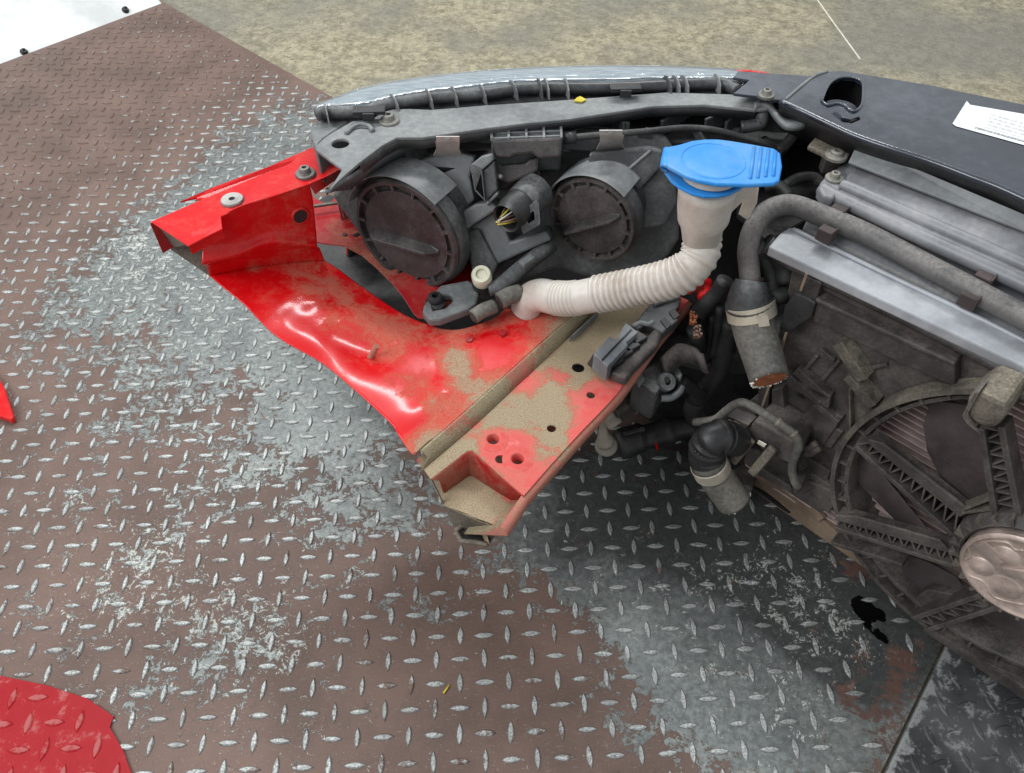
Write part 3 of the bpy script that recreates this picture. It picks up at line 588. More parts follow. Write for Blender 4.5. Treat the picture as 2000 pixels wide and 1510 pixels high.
for q in ((513, 890), (647, 998)):
    MB().lathe(W('D', *q, zl), UP, [(.0066, -.012), (.0066, .0002), (.0075, .0010), (.0095, .0012), (.012, .0008), (.0165, .0002)], 24).build('threaded_boss', M['redleg'], leg, smooth=True)
# leg underside box so the holes look into a dark section
side_t = [W('D', *q, zl - .001) for q in [(1580, 130), (1395, 350), (1190, 640), (990, 850), (680, 1197), (562, 1372)]]
side_m = [p + Vector((.006, -.003, -.011)) for p in side_t]; side_b = [p + Vector((-.040, .028, -.060)) for p in side_t]
MB().loft([[p + Vector((-.002, .001, 0)) for p in side_t], [p + Vector((.0045, -.0025, -.003)) for p in side_t], side_m, side_b]).build('leg_side', M['redbrown'], leg, smooth=True, solid=.0015)
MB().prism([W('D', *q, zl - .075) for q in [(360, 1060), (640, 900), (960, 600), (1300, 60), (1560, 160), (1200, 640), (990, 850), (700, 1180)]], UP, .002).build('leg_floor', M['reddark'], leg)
# pocket at the cut end
zf = zl - .034
pk = [(172, 1105), (370, 953), (400, 950), (680, 1197)]
tp = [W('D', *q, zl - .0005) for q in pk]
flr = [W('D', 240, 1180, zf), W('D', 378, 1085, zf), W('D', 402, 1088, zf), W('D', 640, 1235, zf)]
pw = [resample(r, 50) for r in (tp, [a.lerp(b_, .5) + Vector((.002, .004, .004)) for a, b_ in zip(tp, flr)], flr)]
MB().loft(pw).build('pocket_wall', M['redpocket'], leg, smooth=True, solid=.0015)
MB().prism([W('D', *q, zf) for q in [(172, 1105), (378, 1075), (640, 1225), (684, 1198), (562, 1374), (440, 1335), (240, 1246)]], UP, .002).build('pocket_floor', M['redleg'], leg)
MB().prism([W('D', 680, 1197, zl), W('D', 690, 1205, zl - .004), W('D', 566, 1374, zf), W('D', 556, 1370, zf)], Vector((.8, .1, .6)).normalized(), .0015).build('pocket_lip', M['redbrown'], leg)
MB().prism([W('D', 172, 1105, zl), W('D', 240, 1246, zf), W('D', 440, 1335, zf), W('D', 562, 1374, zf), W('D', 490, 1455, zf - .045), W('D', 310, 1390, zf - .045)], Vector((-.55, -.8, .2)).normalized(), .0018).build('cut_face', M['shroud_dirt'], leg)
tbk = MB().prism([W('D', *q, .232) for q in [(240, 1230), (310, 1388), (345, 1438), (485, 1462), (560, 1360), (440, 1320)]], UP, .004).build('tow_bracket', M['shroud'], leg, 'dark rusty bracket under the cut end', bevel=.001)
MB().tube(spline([W('D', *q, .236) for q in [(385, 1340), (320, 1378), (312, 1395), (330, 1432), (350, 1446), (420, 1452), (482, 1466)]], 4), .0028, 8).build('bracket_lip', M['shroud_dirt'], leg, smooth=True)
MB().prism([W('D', 448, 1340, .252), W('D', 470, 1380, .248), W('D', 492, 1462, .238), W('D', 470, 1452, .232), W('D', 440, 1360, .236)], Vector((.8, -.5, .3)).normalized(), .002).build('bracket_fin', M['redbrown'], leg)
MB().prism([W('D', *q, .2365) for q in [(345, 1395), (390, 1350), (440, 1345), (455, 1440), (370, 1432)]], UP, .001).build('opening', M['black'], leg)
for q, r in (((383, 360), .0082), ((565, 322), .0088)):
    p = W('D', *q, .3145); MB().lathe(p, UP, [(0, .006), (r * .5, .0058), (r * .56, .0045), (r * .56, .0016), (r * .95, .0014), (r, 0)], 6 if False else 18).build('bolt_head', M['reddark'], wing, auto=True)
MB().lathe(W('D', 500, 440, .3145), UP, [(.003, -.002), (.0035, .001), (.0075, .0014), (.009, 0)], 18).build('weld_nut', M['red'], wing, smooth=True)
for q, r in (((500, 440), .0032), ((597, 205), .0032)): MB().lathe(W('D', *q, .3158), UP, [(0, 0), (r, 0), (r, -.001)], 14).build('opening', M['black'], wing)
MB().prism([W('D', *q, .3155) for q in [(275, 470), (300, 450), (322, 465), (296, 487)]], UP, .001).build('opening', M['black'], wing)
mb = MB(); mb.box(W('D', 1010, 275, zl + .006), (W('D', 1075, 215, zl) - W('D', 945, 335, zl)) * .5, Vector((.0035, .003, 0)), Vector((0, 0, .005))); mb.build('clip_bar', M['blockgrey'], leg, bevel=.0015)
dg = bpy.context.evaluated_depsgraph_get()
for txt, q0, q1, sz_ in (('-063', (690, 560), (775, 470), .010), ('314', (590, 645), (640, 575), .008)):
    cu = bpy.data.curves.new('stamp', 'FONT'); cu.body = txt; cu.size = sz_; cu.extrude = .0001; tmp = bpy.data.objects.new('stamp', cu); col.objects.link(tmp); bpy.context.view_layer.update()
    tm = bpy.data.meshes.new_from_object(tmp.evaluated_get(bpy.context.evaluated_depsgraph_get())); col.objects.unlink(tmp); bpy.data.objects.remove(tmp)
    p = W('D', *q0, zl + .0006); d = W('D', *q1, zl + .0006) - p; so_ = link('stamped_mark', tm, None, leg, p); tm.materials.clear(); tm.materials.append(M['brownclip']); so_.rotation_euler = (0, 0, math.atan2(d.y, d.x))
# beam joining the leg to the radiator frame, hidden ahead of it
MB().bar(W('D', 1330, 60, .27), RP0 + LA * .2 + FW * .12 + UP * .27, .06, .05, UP).build('bumper_beam', M['black'], car)
MB().prism([W('X', *q, .2) for q in [(560, 430), (640, 380), (900, 440), (1000, 560), (930, 640), (820, 660), (640, 540)]], UP, .003).build('dark_backing', M['black'], car, 'black sheet added below the opening to keep it dark')  # unseen black sheet added so the arch opening looks dark

# ---------------------------------------------------------- headlight
N1 = Vector((math.cos(math.radians(-119)), math.sin(math.radians(-119)), .045)).normalized()
bodypx = [(130, 800), (300, 640), (430, 560), (560, 520), (760, 440), (1000, 420), (1420, 420), (1700, 430), (2000, 470), (2080, 600), (2070, 1050), (1960, 1230), (1640, 1290), (1400, 1210), (1060, 1330), (900, 1270), (700, 1290), (500, 1250), (330, 1080)]
hl = MB().prism([HP('B', *q, 0) for q in bodypx], HN, .10).build('headlight', M['plastic'], car, 'dusty dark grey headlight unit seen from behind', bevel=.006, seg=3)
def hprism(c, pts, off, th, name='housing_step', mat='plastic', bev=.003): return MB().prism([HP(c, *q, off) for q in pts], HN, th).build(name, M[mat], hl, bevel=bev)
def barrel(c, x, y, z, R, cn):
    p = W(c, x, y, z)
    MB().lathe(p, N1, [(R * .98, .004), (R * 1.02, .0), (R * 1.035, -.012), (R * .90, -.022), (R * .84, -.10)], 56).build('bulb_barrel', M['plastic'], hl, auto=True)
    MB().lathe(p, N1, [(R * .985, -.006), (R * .985, .0075), (R * .95, .0105), (R * .90, .0105), (R * .885, .006), (R * .87, .0035), (R * .80, .0035), (R * .785, .008), (R * .74, .0085), (0, .0085)], 64).build('bulb_cover', M['cover'], hl, 'round dark brown-black bulb cover with a finger ridge', auto=True)
    # notches round the rim
    a = N1.orthogonal().normalized(); b = N1.cross(a)
    for k in range(14):
        q = 2 * math.pi * (k + .3) / 14; d = a * math.cos(q) + b * math.sin(q); tt = N1.cross(d)
        MB().box(p + d * R * .845 + N1 * .0065, d * R * .055, tt * .0016, N1 * .0035).build('cover_tooth', M['cover'], hl)
    return p, R
def grip(p, R, q0, q1, c, w):
    a = onplane(c, *q0, p + N1 * .0085, N1); b = onplane(c, *q1, p + N1 * .0085, N1); x = (b - a).normalized(); y = N1.cross(x); mb = MB()
    h = .012; v = []
    for s_, hh, ww in ((0, .003, w * .5), (.10, h, w), (.86, h, w * .9), (1, .002, w * .4)):
        o_ = a.lerp(b, s_); v.append([o_ + y * ww, o_ + y * ww * .25 + N1 * hh, o_ - y * ww * .25 + N1 * hh, o_ - y * ww])
    mb.loft(v); k = len(mb.v); mb.f += [(0, 1, 2, 3), (k - 1, k - 2, k - 3, k - 4)]
    mb.build('finger_ridge', M['cover'], hl, bevel=.001)
pL, RL = barrel('X', 800, 454, .385, .0735, 'B'); grip(pL, RL, (355, 1015), (735, 1120), 'B', .0085)
pR, RR = barrel('X', 1162, 424, .408, .0550, 'B'); grip(pR, RR, (1425, 1000), (1745, 915), 'B', .0062)
def hood(p, R, a0, a1, w):      # rain lip over a cover
    ref = Vector((0, 0, 1)); MB().lathe(p, N1, [(R * 1.05, -.03), (R * 1.055, .004), (R * 1.07, .0145), (R * 1.085, .0155), (R * 1.10, .012), (R * 1.10, -.03)], 30, a0, a1, ref).build('rain_lip', M['rail'], hl, auto=True)
hood(pL, RL, math.radians(-38), math.radians(72), .01); hood(pR, RR, math.radians(-38), math.radians(75), .01)
OF = max(0., (pL - HP0).dot(HN))
hprism('B', [(560, 650), (640, 600), (820, 560), (930, 590), (905, 700), (930, 830), (800, 930), (740, 840), (660, 760)], OF - .004, .06, mat='rail')
hprism('B', [(800, 930), (935, 850), (1030, 840), (1060, 880), (850, 1015)], OF + .006, .05, mat='rail')
hprism('B', [(850, 1015), (1060, 880), (1130, 1060), (1330, 1000), (1360, 1050), (1050, 1190), (965, 1000)], OF - .008, .05, mat='rail')
hprism('B', [(870, 1010), (950, 985), (1060, 1190), (1030, 1270), (920, 1260), (900, 1120)], OF - .002, .05)
hprism('B', [(1040, 1190), (1320, 1070), (1350, 1100), (1060, 1260)], .012, .02)
hprism('C', [(0, 790), (200, 770), (480, 750), (580, 770), (560, 900), (380, 1090), (240, 970), (110, 925), (0, 905)], .045, .05, mat='plastic')
hprism('C', [(380, 1090), (560, 900), (680, 1000), (690, 1180), (600, 1350), (420, 1390), (350, 1250)], .030, .05)
hprism('B', [(1060, 600), (1290, 590), (1300, 700), (1180, 720), (1100, 780), (1060, 770)], .030, .03, mat='cover')
MB().bar(HP('C', 255, 960, .046), HP('C', 480, 770, .046), .003, .004, HN).build('moulding_rib', M['rail'], hl, bevel=.001)
# dark side blade by the rail
bl = [W('A', *q) for q in [(1020, 745, .455), (1105, 690, .46), (1240, 605, .47), (1350, 540, .475), (1450, 488, .475)]]; bl2 = [W('A', *q) for q in [(1030, 725, .42), (1110, 720, .425), (1250, 690, .43), (1360, 605, .44), (1465, 545, .45)]]
MB().loft([resample(spline(bl, 6), 24), resample(spline(bl2, 6), 24)]).build('side_blade', M['plastic'], hl, smooth=True, solid=.005)
# mounting rail
zt = .500
upper = [('S', 780, 680), ('S', 1130, 640), ('S', 1300, 525), ('S', 1480, 470), ('X', 800, 212), ('X', 840, 214), ('X', 881, 211), ('X', 951, 205), ('X', 1102, 195), ('X', 1302, 180), ('X', 1434, 184), ('X', 1477, 192), ('X', 1512, 197)]
lower = [('X', 1500, 212), ('X', 1477, 214), ('X', 1376, 204), ('X', 1276, 207), ('X', 1183, 221), ('X', 1109, 233), ('X', 1030, 240), ('X', 951, 250), ('X', 825, 268), ('X', 776, 268), ('S', 1300, 1100), ('S', 900, 1400), ('X', 662, 352), ('X', 640, 375), ('A', 1105, 600), ('A', 960, 490), ('S', 140, 1115), ('S', 300, 970), ('S', 450, 870), ('S', 620, 770)]
outl = [W(*q, zt) for q in upper + lower]
plate('mounting_rail', outl, [circ(W('S', 575, 1065, zt), UP, .0095, 18)], UP, .004, M['rail'], hl, 'long grey mounting rail along the top of the headlight', bevel=.0012)
low = [W(*q, zt - .003) for q in lower[1:12]]; MB().loft([low, [p + Vector((0, .004, -.014)) for p in low]]).build('rail_flange', M['plastic'], hl, smooth=True, solid=.003)
pocket = [W('S', *q, zt + .0015) for q in [(680, 890), (790, 790), (920, 740), (1060, 760), (1140, 850)]]; MB().tube(spline(pocket, 5), .0028, 8).build('pocket_edge', M['rail'], hl, smooth=True)
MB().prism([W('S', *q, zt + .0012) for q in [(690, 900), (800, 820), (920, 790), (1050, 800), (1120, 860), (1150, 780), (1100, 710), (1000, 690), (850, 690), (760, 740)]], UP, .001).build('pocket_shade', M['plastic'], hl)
bolt(W('S', 1425, 690, zt), UP, .0115, M['bolt'], hl)
MB().tube([W('S', 130, 1010, .475), W('S', 215, 940, .485)], .0045, 12).build('peg', M['steel'], hl, smooth=True)
# left end cap of the housing
MB().prism([W('S', *q, .492) for q in [(40, 800), (260, 660), (420, 640), (780, 640), (690, 720), (450, 860), (300, 965), (150, 1120), (100, 1040)]], UP, .05).build('end_cap', M['rail'], hl, bevel=.006, seg=3)
# seal tube with ribs
sealpx = [('S', 170, 570), ('S', 300, 530), ('S', 640, 530), ('X', 690, 219), ('X', 716, 219), ('X', 747, 207), ('X', 825, 194), ('X', 898, 187), ('X', 951, 183), ('X', 1011, 174), ('X', 1067, 172), ('X', 1197, 172), ('X', 1302, 167), ('X', 1390, 163), ('X', 1420, 166), ('X', 1440, 178)]
seal = spline([W(*q, .502) for q in sealpx], 6); MB().tube(seal, .0072, 14).build('seal_tube', M['plastic'], hl, smooth=True)
sealline = [W(*q, .4965) for q in sealpx]; lo2 = [p + Vector((0, -.02, -.012)) for p in sealline]
MB().loft([[p + Vector((0, .012, -.003)) for p in sealline], sealline, lo2]).build('seal_tray', M['plastic'], hl, smooth=True, solid=.003)
def rib(c, x, y, r=.0135):
    p = W(c, x, y, .502); k = min(range(len(seal)), key=lambda i: (seal[i] - p).length); tg = (seal[min(k + 1, len(seal) - 1)] - seal[k - 1]).normalized(); q = seal[k]
    tg = (tg + Vector((.12, .28, 0))).normalized(); a = Vector((tg.y, -tg.x, 0)); P = [q + a * r * 1.25 - UP * .006, q + a * r + UP * .004, q + a * r * .5 + UP * .0095, q + UP * .0115, q - a * r * .55 + UP * .009, q - a * r * .6 - UP * .006]
    MB().prism(P, tg, .0016).build('seal_rib', M['rail'], hl)
for q in [('B', 105, 360), ('B', 490, 300), ('B', 665, 280), ('B', 830, 262), ('B', 975, 250), ('B', 1140, 230), ('B', 1278, 215), ('B', 1298, 213), ('B', 1320, 212), ('B', 1440, 207), ('C', 610, 275), ('C', 640, 273), ('C', 672, 272), ('C', 770, 270), ('C', 985, 268)]: rib(*q)
for q in (('B', 345, 330), ('B', 1770, 203)):
    p = W(*q, .511); MB().box(p, Vector((.018, .001, 0)), Vector((-.0005, .007, 0)), Vector((0, 0, .0022))).box(p + Vector((0, -.009, -.003)), Vector((.0065, 0, 0)), Vector((0, .0015, 0)), Vector((0, 0, .0045))).build('lens_clip', M['black'], hl, bevel=.0006)
# lens and reflector behind it
lo_ = [('S', 180, 500), ('S', 330, 470), ('S', 640, 480), ('X', 716, 212), ('X', 800, 193), ('X', 900, 181), ('X', 1011, 168), ('X', 1160, 166), ('X', 1300, 161), ('X', 1420, 160), ('X', 1452, 158)]
hi_ = [('S', 220, 440), ('S', 400, 360), ('S', 640, 215), ('X', 700, 172), ('X', 790, 154), ('X', 916, 139), ('X', 1056, 130), ('X', 1180, 127), ('X', 1300, 129), ('X', 1410, 135), ('X', 1462, 142)]
r0 = [W(*q, .505) for q in lo_]; r3 = [W(*q, .492) for q in hi_]
fwd = [Vector((-.35 + .75 * i / 10, .9, 0)).normalized() for i in range(11)]
rows = [r0, [a.lerp(b_, .3) + UP * .0045 for a, b_ in zip(r0, r3)], [a.lerp(b_, .7) + UP * .006 for a, b_ in zip(r0, r3)], r3, [p + f * .012 - UP * .03 for p, f in zip(r3, fwd)], [p + f * .024 - UP * .09 for p, f in zip(r3, fwd)], [p + f * .02 - UP * .17 for p, f in zip(r3, fwd)]]
rows = [resample(spline(r, 6), 60) for r in rows]
MB().loft(rows).build('lens', M['lens'], hl, 'clear pale headlight lens edge', smooth=True, solid=.003)
rr = [[p - UP * .010 for p in r] for r in rows[:4]] + [[p - f * .01 for p, f in zip(r, resample(fwd, 60))] for r in rows[4:]]
for fr in (.12, .3, .5, .72, .9):
    MB().tube([a.lerp(b_, fr) + UP * (.0035 if fr < .8 else .001) for a, b_ in zip(rows[0], rows[3])], .0011, 6).build('lens_flute', M['chrome'], hl, smooth=True)
MB().loft(rr).build('reflector', M['chrome'], hl, smooth=True)
MB().prism([W('B', *q, zt + .0025) for q in [(1485, 275), (1500, 258), (1520, 250), (1552, 268), (1530, 280)]], UP, .0016).build('paint_dab', M['yellow'], hl, 'small yellow paint dab')
# control box on top, with ribs
cb = MB().prism([W('B', *q, .487) for q in [(1022, 432), (1418, 418), (1420, 480), (1024, 495)]], UP, .042).build('control_box', M['plastic'], hl, bevel=.002)
for x in (1025, 1120, 1218, 1316, 1412): MB().bar(W('B', x, 428, .489), W('B', x + 2, 490, .489), .003, .005, UP).build('box_rib', M['rail'], hl, bevel=.0006)
for y in (430, 462, 490): MB().bar(W('B', 1024, y, .488), W('B', 1418, y - 13, .488), .0025, .004, UP).build('box_rib', M['rail'], hl, bevel=.0006)
hprism('B', [(1022, 495), (1420, 480), (1410, 590), (1290, 600), (1250, 570), (1150, 580), (1130, 600), (1050, 590)], .062, .05, 'control_box_face', 'cover')
# open relay holder
def frame_box(c, pts, off, depth, name, mat):
    P = [HP(c, *q, off) for q in pts]; ctr_ = sum(P, Vector()) / 4; inn = [p.lerp(ctr_, .16) for p in P]
    plate(name, P, [inn], HN, depth, M[mat], hl, bevel=.001); MB().prism([p - HN * depth * .5 for p in inn], HN, .003).build('holder_floor', M['cover'], hl)
frame_box('N', [(135, 320), (310, 400), (360, 860), (205, 700)], .075, .035, 'relay_holder', 'plastic')
hprism('N', [(135, 320), (300, 190), (460, 150), (480, 250), (310, 400)], .072, .03, 'holder_top', 'rail', .002); hprism('N', [(315, 410), (490, 260), (540, 690), (365, 860)], .068, .03, 'holder_side', 'plastic', .002)
hprism('N', [(365, 880), (540, 700), (560, 760), (380, 930)], .066, .012, 'holder_foot', 'rail', .002)
hprism('N', [(480, 210), (600, 320), (950, 300), (1000, 240), (1160, 200), (1130, 420), (900, 520), (700, 600), (560, 560), (520, 420)], .048, .03, 'socket_block', 'cover', .003)
MB().tube([HP('N', 540, 480, .05), HP('N', 600, 500, .056)], .0032, 10).build('pin', M['steel'], hl, smooth=True)
# round plug with cut wires
PA = Vector((math.cos(math.radians(-126)), math.sin(math.radians(-126)), -.05)).normalized(); pc = HP('N', 690, 1090, .085)
MB().lathe(pc, PA, [(.0150, -.012), (.0150, .002), (.0172, .004), (.0175, 0), (.0178, -.006), (.0192, -.008), (.0196, -.034)], 36).build('wiring_plug', M['black'], hl, 'round black plug with cut coloured wires', auto=True)
MB().lathe(pc, PA, [(0, -.011), (.0150, -.011)], 24).build('plug_inside', M['black'], hl)
MB().lathe(pc - PA * .038, PA, [(.0200, .012), (.0212, .010), (.0222, .0), (.0222, -.02)], 36).build('plug_collar', M['plastic'], hl, auto=True)
lat = [HP('N', *q, .082) for q in [(890, 1020), (1110, 840), (1150, 900), (1170, 1150), (1160, 1200), (920, 1340), (880, 1200)]]; lc = sum(lat, Vector()) / 7
plate('plug_latch', lat, [[p.lerp(lc, .62) for p in lat]], HN, .02, M['plastic'], hl, bevel=.0015)
wc = dict(yellow=(.75, .66, .08), white=(.75, .74, .70), brown=(.16, .08, .05), pink=(.55, .32, .30))
for k, v in wc.items(): M['wire_' + k] = dusty('wire_' + k, v, .45, amount=.15)
tip = HP('N', 545, 1165, .092)
for k in range(11):
    an = 2 * math.pi * k / 11; a = PA.orthogonal().normalized(); b = PA.cross(a); s0 = pc + (a * math.cos(an) + b * math.sin(an)) * .0105 - PA * .01
    e = tip + Vector((random.uniform(-.002, .002), random.uniform(-.002, .002), random.uniform(-.002, .002)))
    MB().tube([s0, s0.lerp(e, .6) + PA * .002, e], .0009, 6).build('cut_wire', M['wire_' + ['white', 'yellow', 'brown', 'yellow', 'pink', 'brown'][k % 6]], hl, smooth=True)
# cable along the rail, metal clips
cbl = spline([W('B', 1425, 485, .480), W('B', 1500, 478, .482), W('B', 1690, 462, .482), W('B', 1900, 445, .482), W('C', 560, 610, .482), W('C', 760, 595, .48), W('C', 960, 610, .478), W('C', 1180, 660, .472), W('C', 1380, 720, .462), W('C', 1480, 790, .44)], 6)
MB().tube(cbl, .0038, 10).build('cable', M['cable'], hl, smooth=True); MB().tube([W('B', 1420, 485, .480), W('B', 1495, 478, .481)], .007, 14).build('cable_boot', M['plastic'], hl, smooth=True)
for c, x, y in (('B', 782, 525), ('B', 1690, 490)):
    mb = MB(); p = W(c, x, y - 48, .507); q = W(c, x + 2, y, .494); r = W(c, x - 2, y + 60, .470)
    sx_ = Vector((.0125, 0, 0)); mb.loft([[p - sx_, p + sx_], [p.lerp(q, .6) - sx_, p.lerp(q, .6) + sx_], [q - sx_ * 1.05 + Vector((0, -.003, .006)), q + sx_ * 1.05 + Vector((0, -.003, .006))], [q.lerp(r, .35) - sx_, q.lerp(r, .35) + sx_], [r - sx_ * 1.3, r + sx_ * 1.3]])
    mb.build('metal_clip', M['clipsteel'], hl, smooth=False, solid=.0012)
    MB().lathe(W(c, x - 2, y - 38, .5065), UP, [(0, .0006), (.0025, .0006), (.003, 0)], 12).build('rivet', M['plastic'], hl)
# dark recess with bracing under the rail
MB().prism([W('X', *q, .452) for q in [(820, 262), (1100, 228), (1300, 205), (1520, 215), (1560, 260), (1500, 330), (1300, 320), (1100, 320), (850, 330)]], UP, .01).build('recess_floor', M['black'], hl)
for a, b_ in ((('B', 830, 500), ('B', 1010, 440)), (('B', 1440, 450), ('B', 1580, 360)), (('B', 1640, 360), ('B', 1790, 440)), (('C', 560, 590), ('C', 830, 430)), (('C', 900, 580), ('C', 1150, 470)), (('C', 1060, 600), ('C', 1230, 460)), (('C', 390, 680), ('C', 480, 640)), (('C', 830, 670), ('C', 880, 640)), (('C', 80, 500), ('C', 280, 610))):
    MB().bar(W(*a, .466), W(*b_, .474), .004, .018, UP).build('brace', M['plastic'], hl, bevel=.001)
hk = spline([W('C', 1180, 590, .475), W('C', 1260, 580, .477), W('C', 1330, 560, .48), W('C', 1345, 510, .487), W('C', 1330, 480, .49)], 5); MB().tube(hk, .0075, 12).build('hook', M['plastic'], hl, smooth=True)
lg = [W('C', *q, .503) for q in [(1290, 440), (1350, 410), (1410, 430), (1460, 500), (1530, 570), (1620, 580), (1700, 555)]]; lg2 = [p + Vector((.003, .016, -.001)) for p in lg]
MB().loft([resample(spline(lg, 5), 30), resample(spline(lg2, 5), 30)]).build('corner_bracket', M['rail'], hl, smooth=True, solid=.006)
# level adjuster
ac = W('B', 970, 1250, .365); an_ = Vector((-.05, -.45, .9)).normalized()
MB().lathe(ac, an_, [(.006, .002), (.0065, .006), (.0105, .006), (.0118, .003), (.0118, -.012)], 28).build('adjuster_ring', M['ivory'], hl, 'ivory adjuster ring', auto=True); MB().lathe(ac, an_, [(0, .003), (.006, .003)], 16).build('adjuster_core', M['ivory'], hl)
MB().lathe(ac - an_ * .012, an_, [(.0122, 0), (.0135, -.003), (.0135, -.02), (.010, -.034), (0, -.036)], 28).build('adjuster_body', M['black'], hl, auto=True)
ar = spline([W('B', 1010, 1330, .35), W('B', 1075, 1305, .352), W('B', 1200, 1200, .36), W('B', 1360, 1075, .37)], 4); MB().tube(ar, [.008] * 3 + [.0095] * (len(ar) - 3), 14).build('adjuster_arm', M['plastic'], hl, smooth=True)
MB().bar(W('B', 1190, 1190, .372), W('B', 1255, 1145, .374), .009, .006, UP).build('arm_boss', M['rail'], hl, bevel=.001)
# lower lug with slotted bolt
tb = [W('B', *q, .338) for q in [(640, 1450), (648, 1410), (690, 1360), (740, 1300), (900, 1270), (960, 1330), (940, 1400), (900, 1430), (740, 1490), (680, 1495)]]
slot = [W('B', *q, .338) for q in [(690, 1400), (740, 1350), (800, 1350), (812, 1385), (770, 1425), (700, 1440)]]
plate('lower_lug', tb, [slot], UP, .012, M['rail'], hl, bevel=.003)
bolt(W('B', 715, 1405, .332), UP, .0125, M['black'], hl, head=.7, h=.75)
for a, b_, r in ((('B', 1070, 1390, .345), ('B', 1180, 1345, .345), .0105), (('B', 925, 1478, .335), ('B', 1040, 1420, .335), .0088)):
    p, q = W(*a), W(*b_); MB().tube(spline([p, p.lerp(q, .5) + UP * .002, q], 4), r, 16).build('cut_hose', M['hose'], hl, smooth=True)
    MB().lathe(p, (p - q), [(0, .0008), (r * .7, .0012), (r * .72, -.001)], 14).build('cut_end', M['brownclip'], hl)

# ---------------------------------------------------------- washer filler
nc = W('C', 905, 1160, .515)
hp = [('X', 1374, 436, .468), ('X', 1372, 462, .458), ('X', 1366, 500, .445), ('X', 1340, 530, .430), ('X', 1300, 547, .416), ('X', 1240, 561, .397), ('X', 1175, 573, .378), ('X', 1120, 583, .362), ('X', 1085, 582, .352), ('X', 1058, 577, .345), ('X', 1036, 584, .335), ('X', 1026, 604, .317)]
path = resample(spline([W(*q) for q in hp], 20), 620)
S_ = [0]
for a, b_ in zip(path, path[1:]): S_.append(S_[-1] + (b_ - a).length)
tot = S_[-1]; rad = []
for i, s in enumerate(S_):
    u = s / tot; r = .0196
    def sm(a, b): return min(max((u - a) / .012, 0), 1) * min(max((b - u) / .012, 0), 1)
    r += .0034 * (abs(math.sin(math.pi * s / .0068)) ** .8 - .4) * sm(.17, .60) + .0011 * (math.sin(2 * math.pi * s / .0046)) * sm(.665, .80) + .001 * math.sin(2 * math.pi * s / .007) * sm(.05, .16)
    rad.append(r - .0015 * max(0, (u - .88) / .12))
wf_ = MB().tube(path, rad, 28).build('washer_filler', M['milky'], car, 'milky white corrugated washer filler hose with neck', smooth=True)
nk = [(W('C', 930, 1020, .535), .0290), (W('C', 915, 1090, .525), .0268), (W('C', 900, 1200, .508), .0262), (W('C', 890, 1290, .492), .0252), (W('C', 884, 1335, .485), .0218), (W('C', 880, 1345, .482), .0212), (W('C', 878, 1420, .470), .0198), (W(*hp[0]) , .0200)]
MB().tube([p for p, r in nk], [r for p, r in nk], 32).build('filler_neck', M['milky'], wf_, smooth=True)
MB().prism([W('C', 1080, 1010, .53), W('C', 1330, 1035, .53), W('C', 1310, 1060, .52), W('C', 1130, 1230, .495), W('C', 1075, 1290, .485)], Vector((.1, -.75, .6)).normalized(), .006).build('neck_web', M['milky'], wf_, bevel=.002)
MB().prism([W('C', 1225, 1120, .50), W('C', 1330, 1040, .515), W('C', 1310, 1180, .49), W('C', 1240, 1310, .47), W('C', 1180, 1260, .47)], Vector((.1, -.75, .6)).normalized(), .008).build('neck_foot', M['milky'], wf_, bevel=.002)
zc = .562
capo = [(598, 742), (700, 722), (800, 692), (900, 680), (1000, 680), (1100, 692), (1280, 722), (1440, 752), (1490, 790), (1503, 890), (1482, 1000), (1440, 1022), (1250, 1032), (1000, 1026), (860, 1000), (760, 968), (690, 930), (612, 888), (600, 870), (598, 800)]
cap = MB().prism([W('C', *q, zc) for q in capo], UP, .0045).build('filler_cap', M['blue'], wf_, 'bright blue oval washer filler cap with ribbed tab', bevel=.0018, seg=3)
zc2 = zc - .0165
low_ = [(625, 800), (590, 930), (640, 1000), (700, 1045), (800, 1095), (900, 1118), (1000, 1118), (1100, 1098), (1180, 1060), (1215, 1030), (1150, 900), (900, 800)]
hr = [[W('C', 612, 742, zc - .0005), W('C', 606, 815, zc - .0005), W('C', 612, 888, zc - .0005)], [W('C', 590, 745, zc - .002), W('C', 576, 820, zc - .002), W('C', 572, 885, zc - .002)], [W('C', 578, 760, zc - .007), W('C', 560, 835, zc - .007), W('C', 550, 900, zc - .007)], [W('C', 590, 790, zc2 + .002), W('C', 572, 860, zc2 + .002), W('C', 560, 918, zc2 + .002)], [W('C', 625, 830, zc2 - .001), W('C', 610, 890, zc2 - .001), W('C', 600, 950, zc2 - .001)]]
MB().loft(dense(hr, 10, 24)).build('cap_hinge', M['blue'], wf_, smooth=True, solid=.003)
MB().prism([W('C', *q, zc2) for q in low_], UP, .004).build('cap_collar', M['blue'], wf_, bevel=.0015)
MB().lathe(W('C', 940, 960, zc2 + .001), UP, [(.0265, 0), (.0265, .011), (.0245, .012)], 40).build('cap_plug', M['milky'], wf_, smooth=True)
cc = W('C', 965, 850, zc + .0001); r_ = (W('C', 1220, 860, zc) - W('C', 710, 840, zc)).length / 2
MB().lathe(cc, UP, [(r_, -.0005), (r_ - .0005, .0005), (r_ - .0012, .0005), (r_ - .0017, -.0005)], 56).build('cap_ring', M['blue'], wf_, smooth=True)
MB().lathe(cc, UP, [(0, .0012), (.010, .0011), (r_ * .6, .0007), (r_ * .93, -.0003)], 48).build('cap_dome', M['blue'], wf_, smooth=True)
for a, b_ in (((1283, 745), (1252, 990)), ((1338, 752), (1310, 985)), ((1394, 765), (1370, 975)), ((1448, 780), (1432, 970))):
    MB().tube([W('C', *a, zc), W('C', *b_, zc)], .0017, 8).build('cap_rib', M['blue'], wf_, smooth=True)

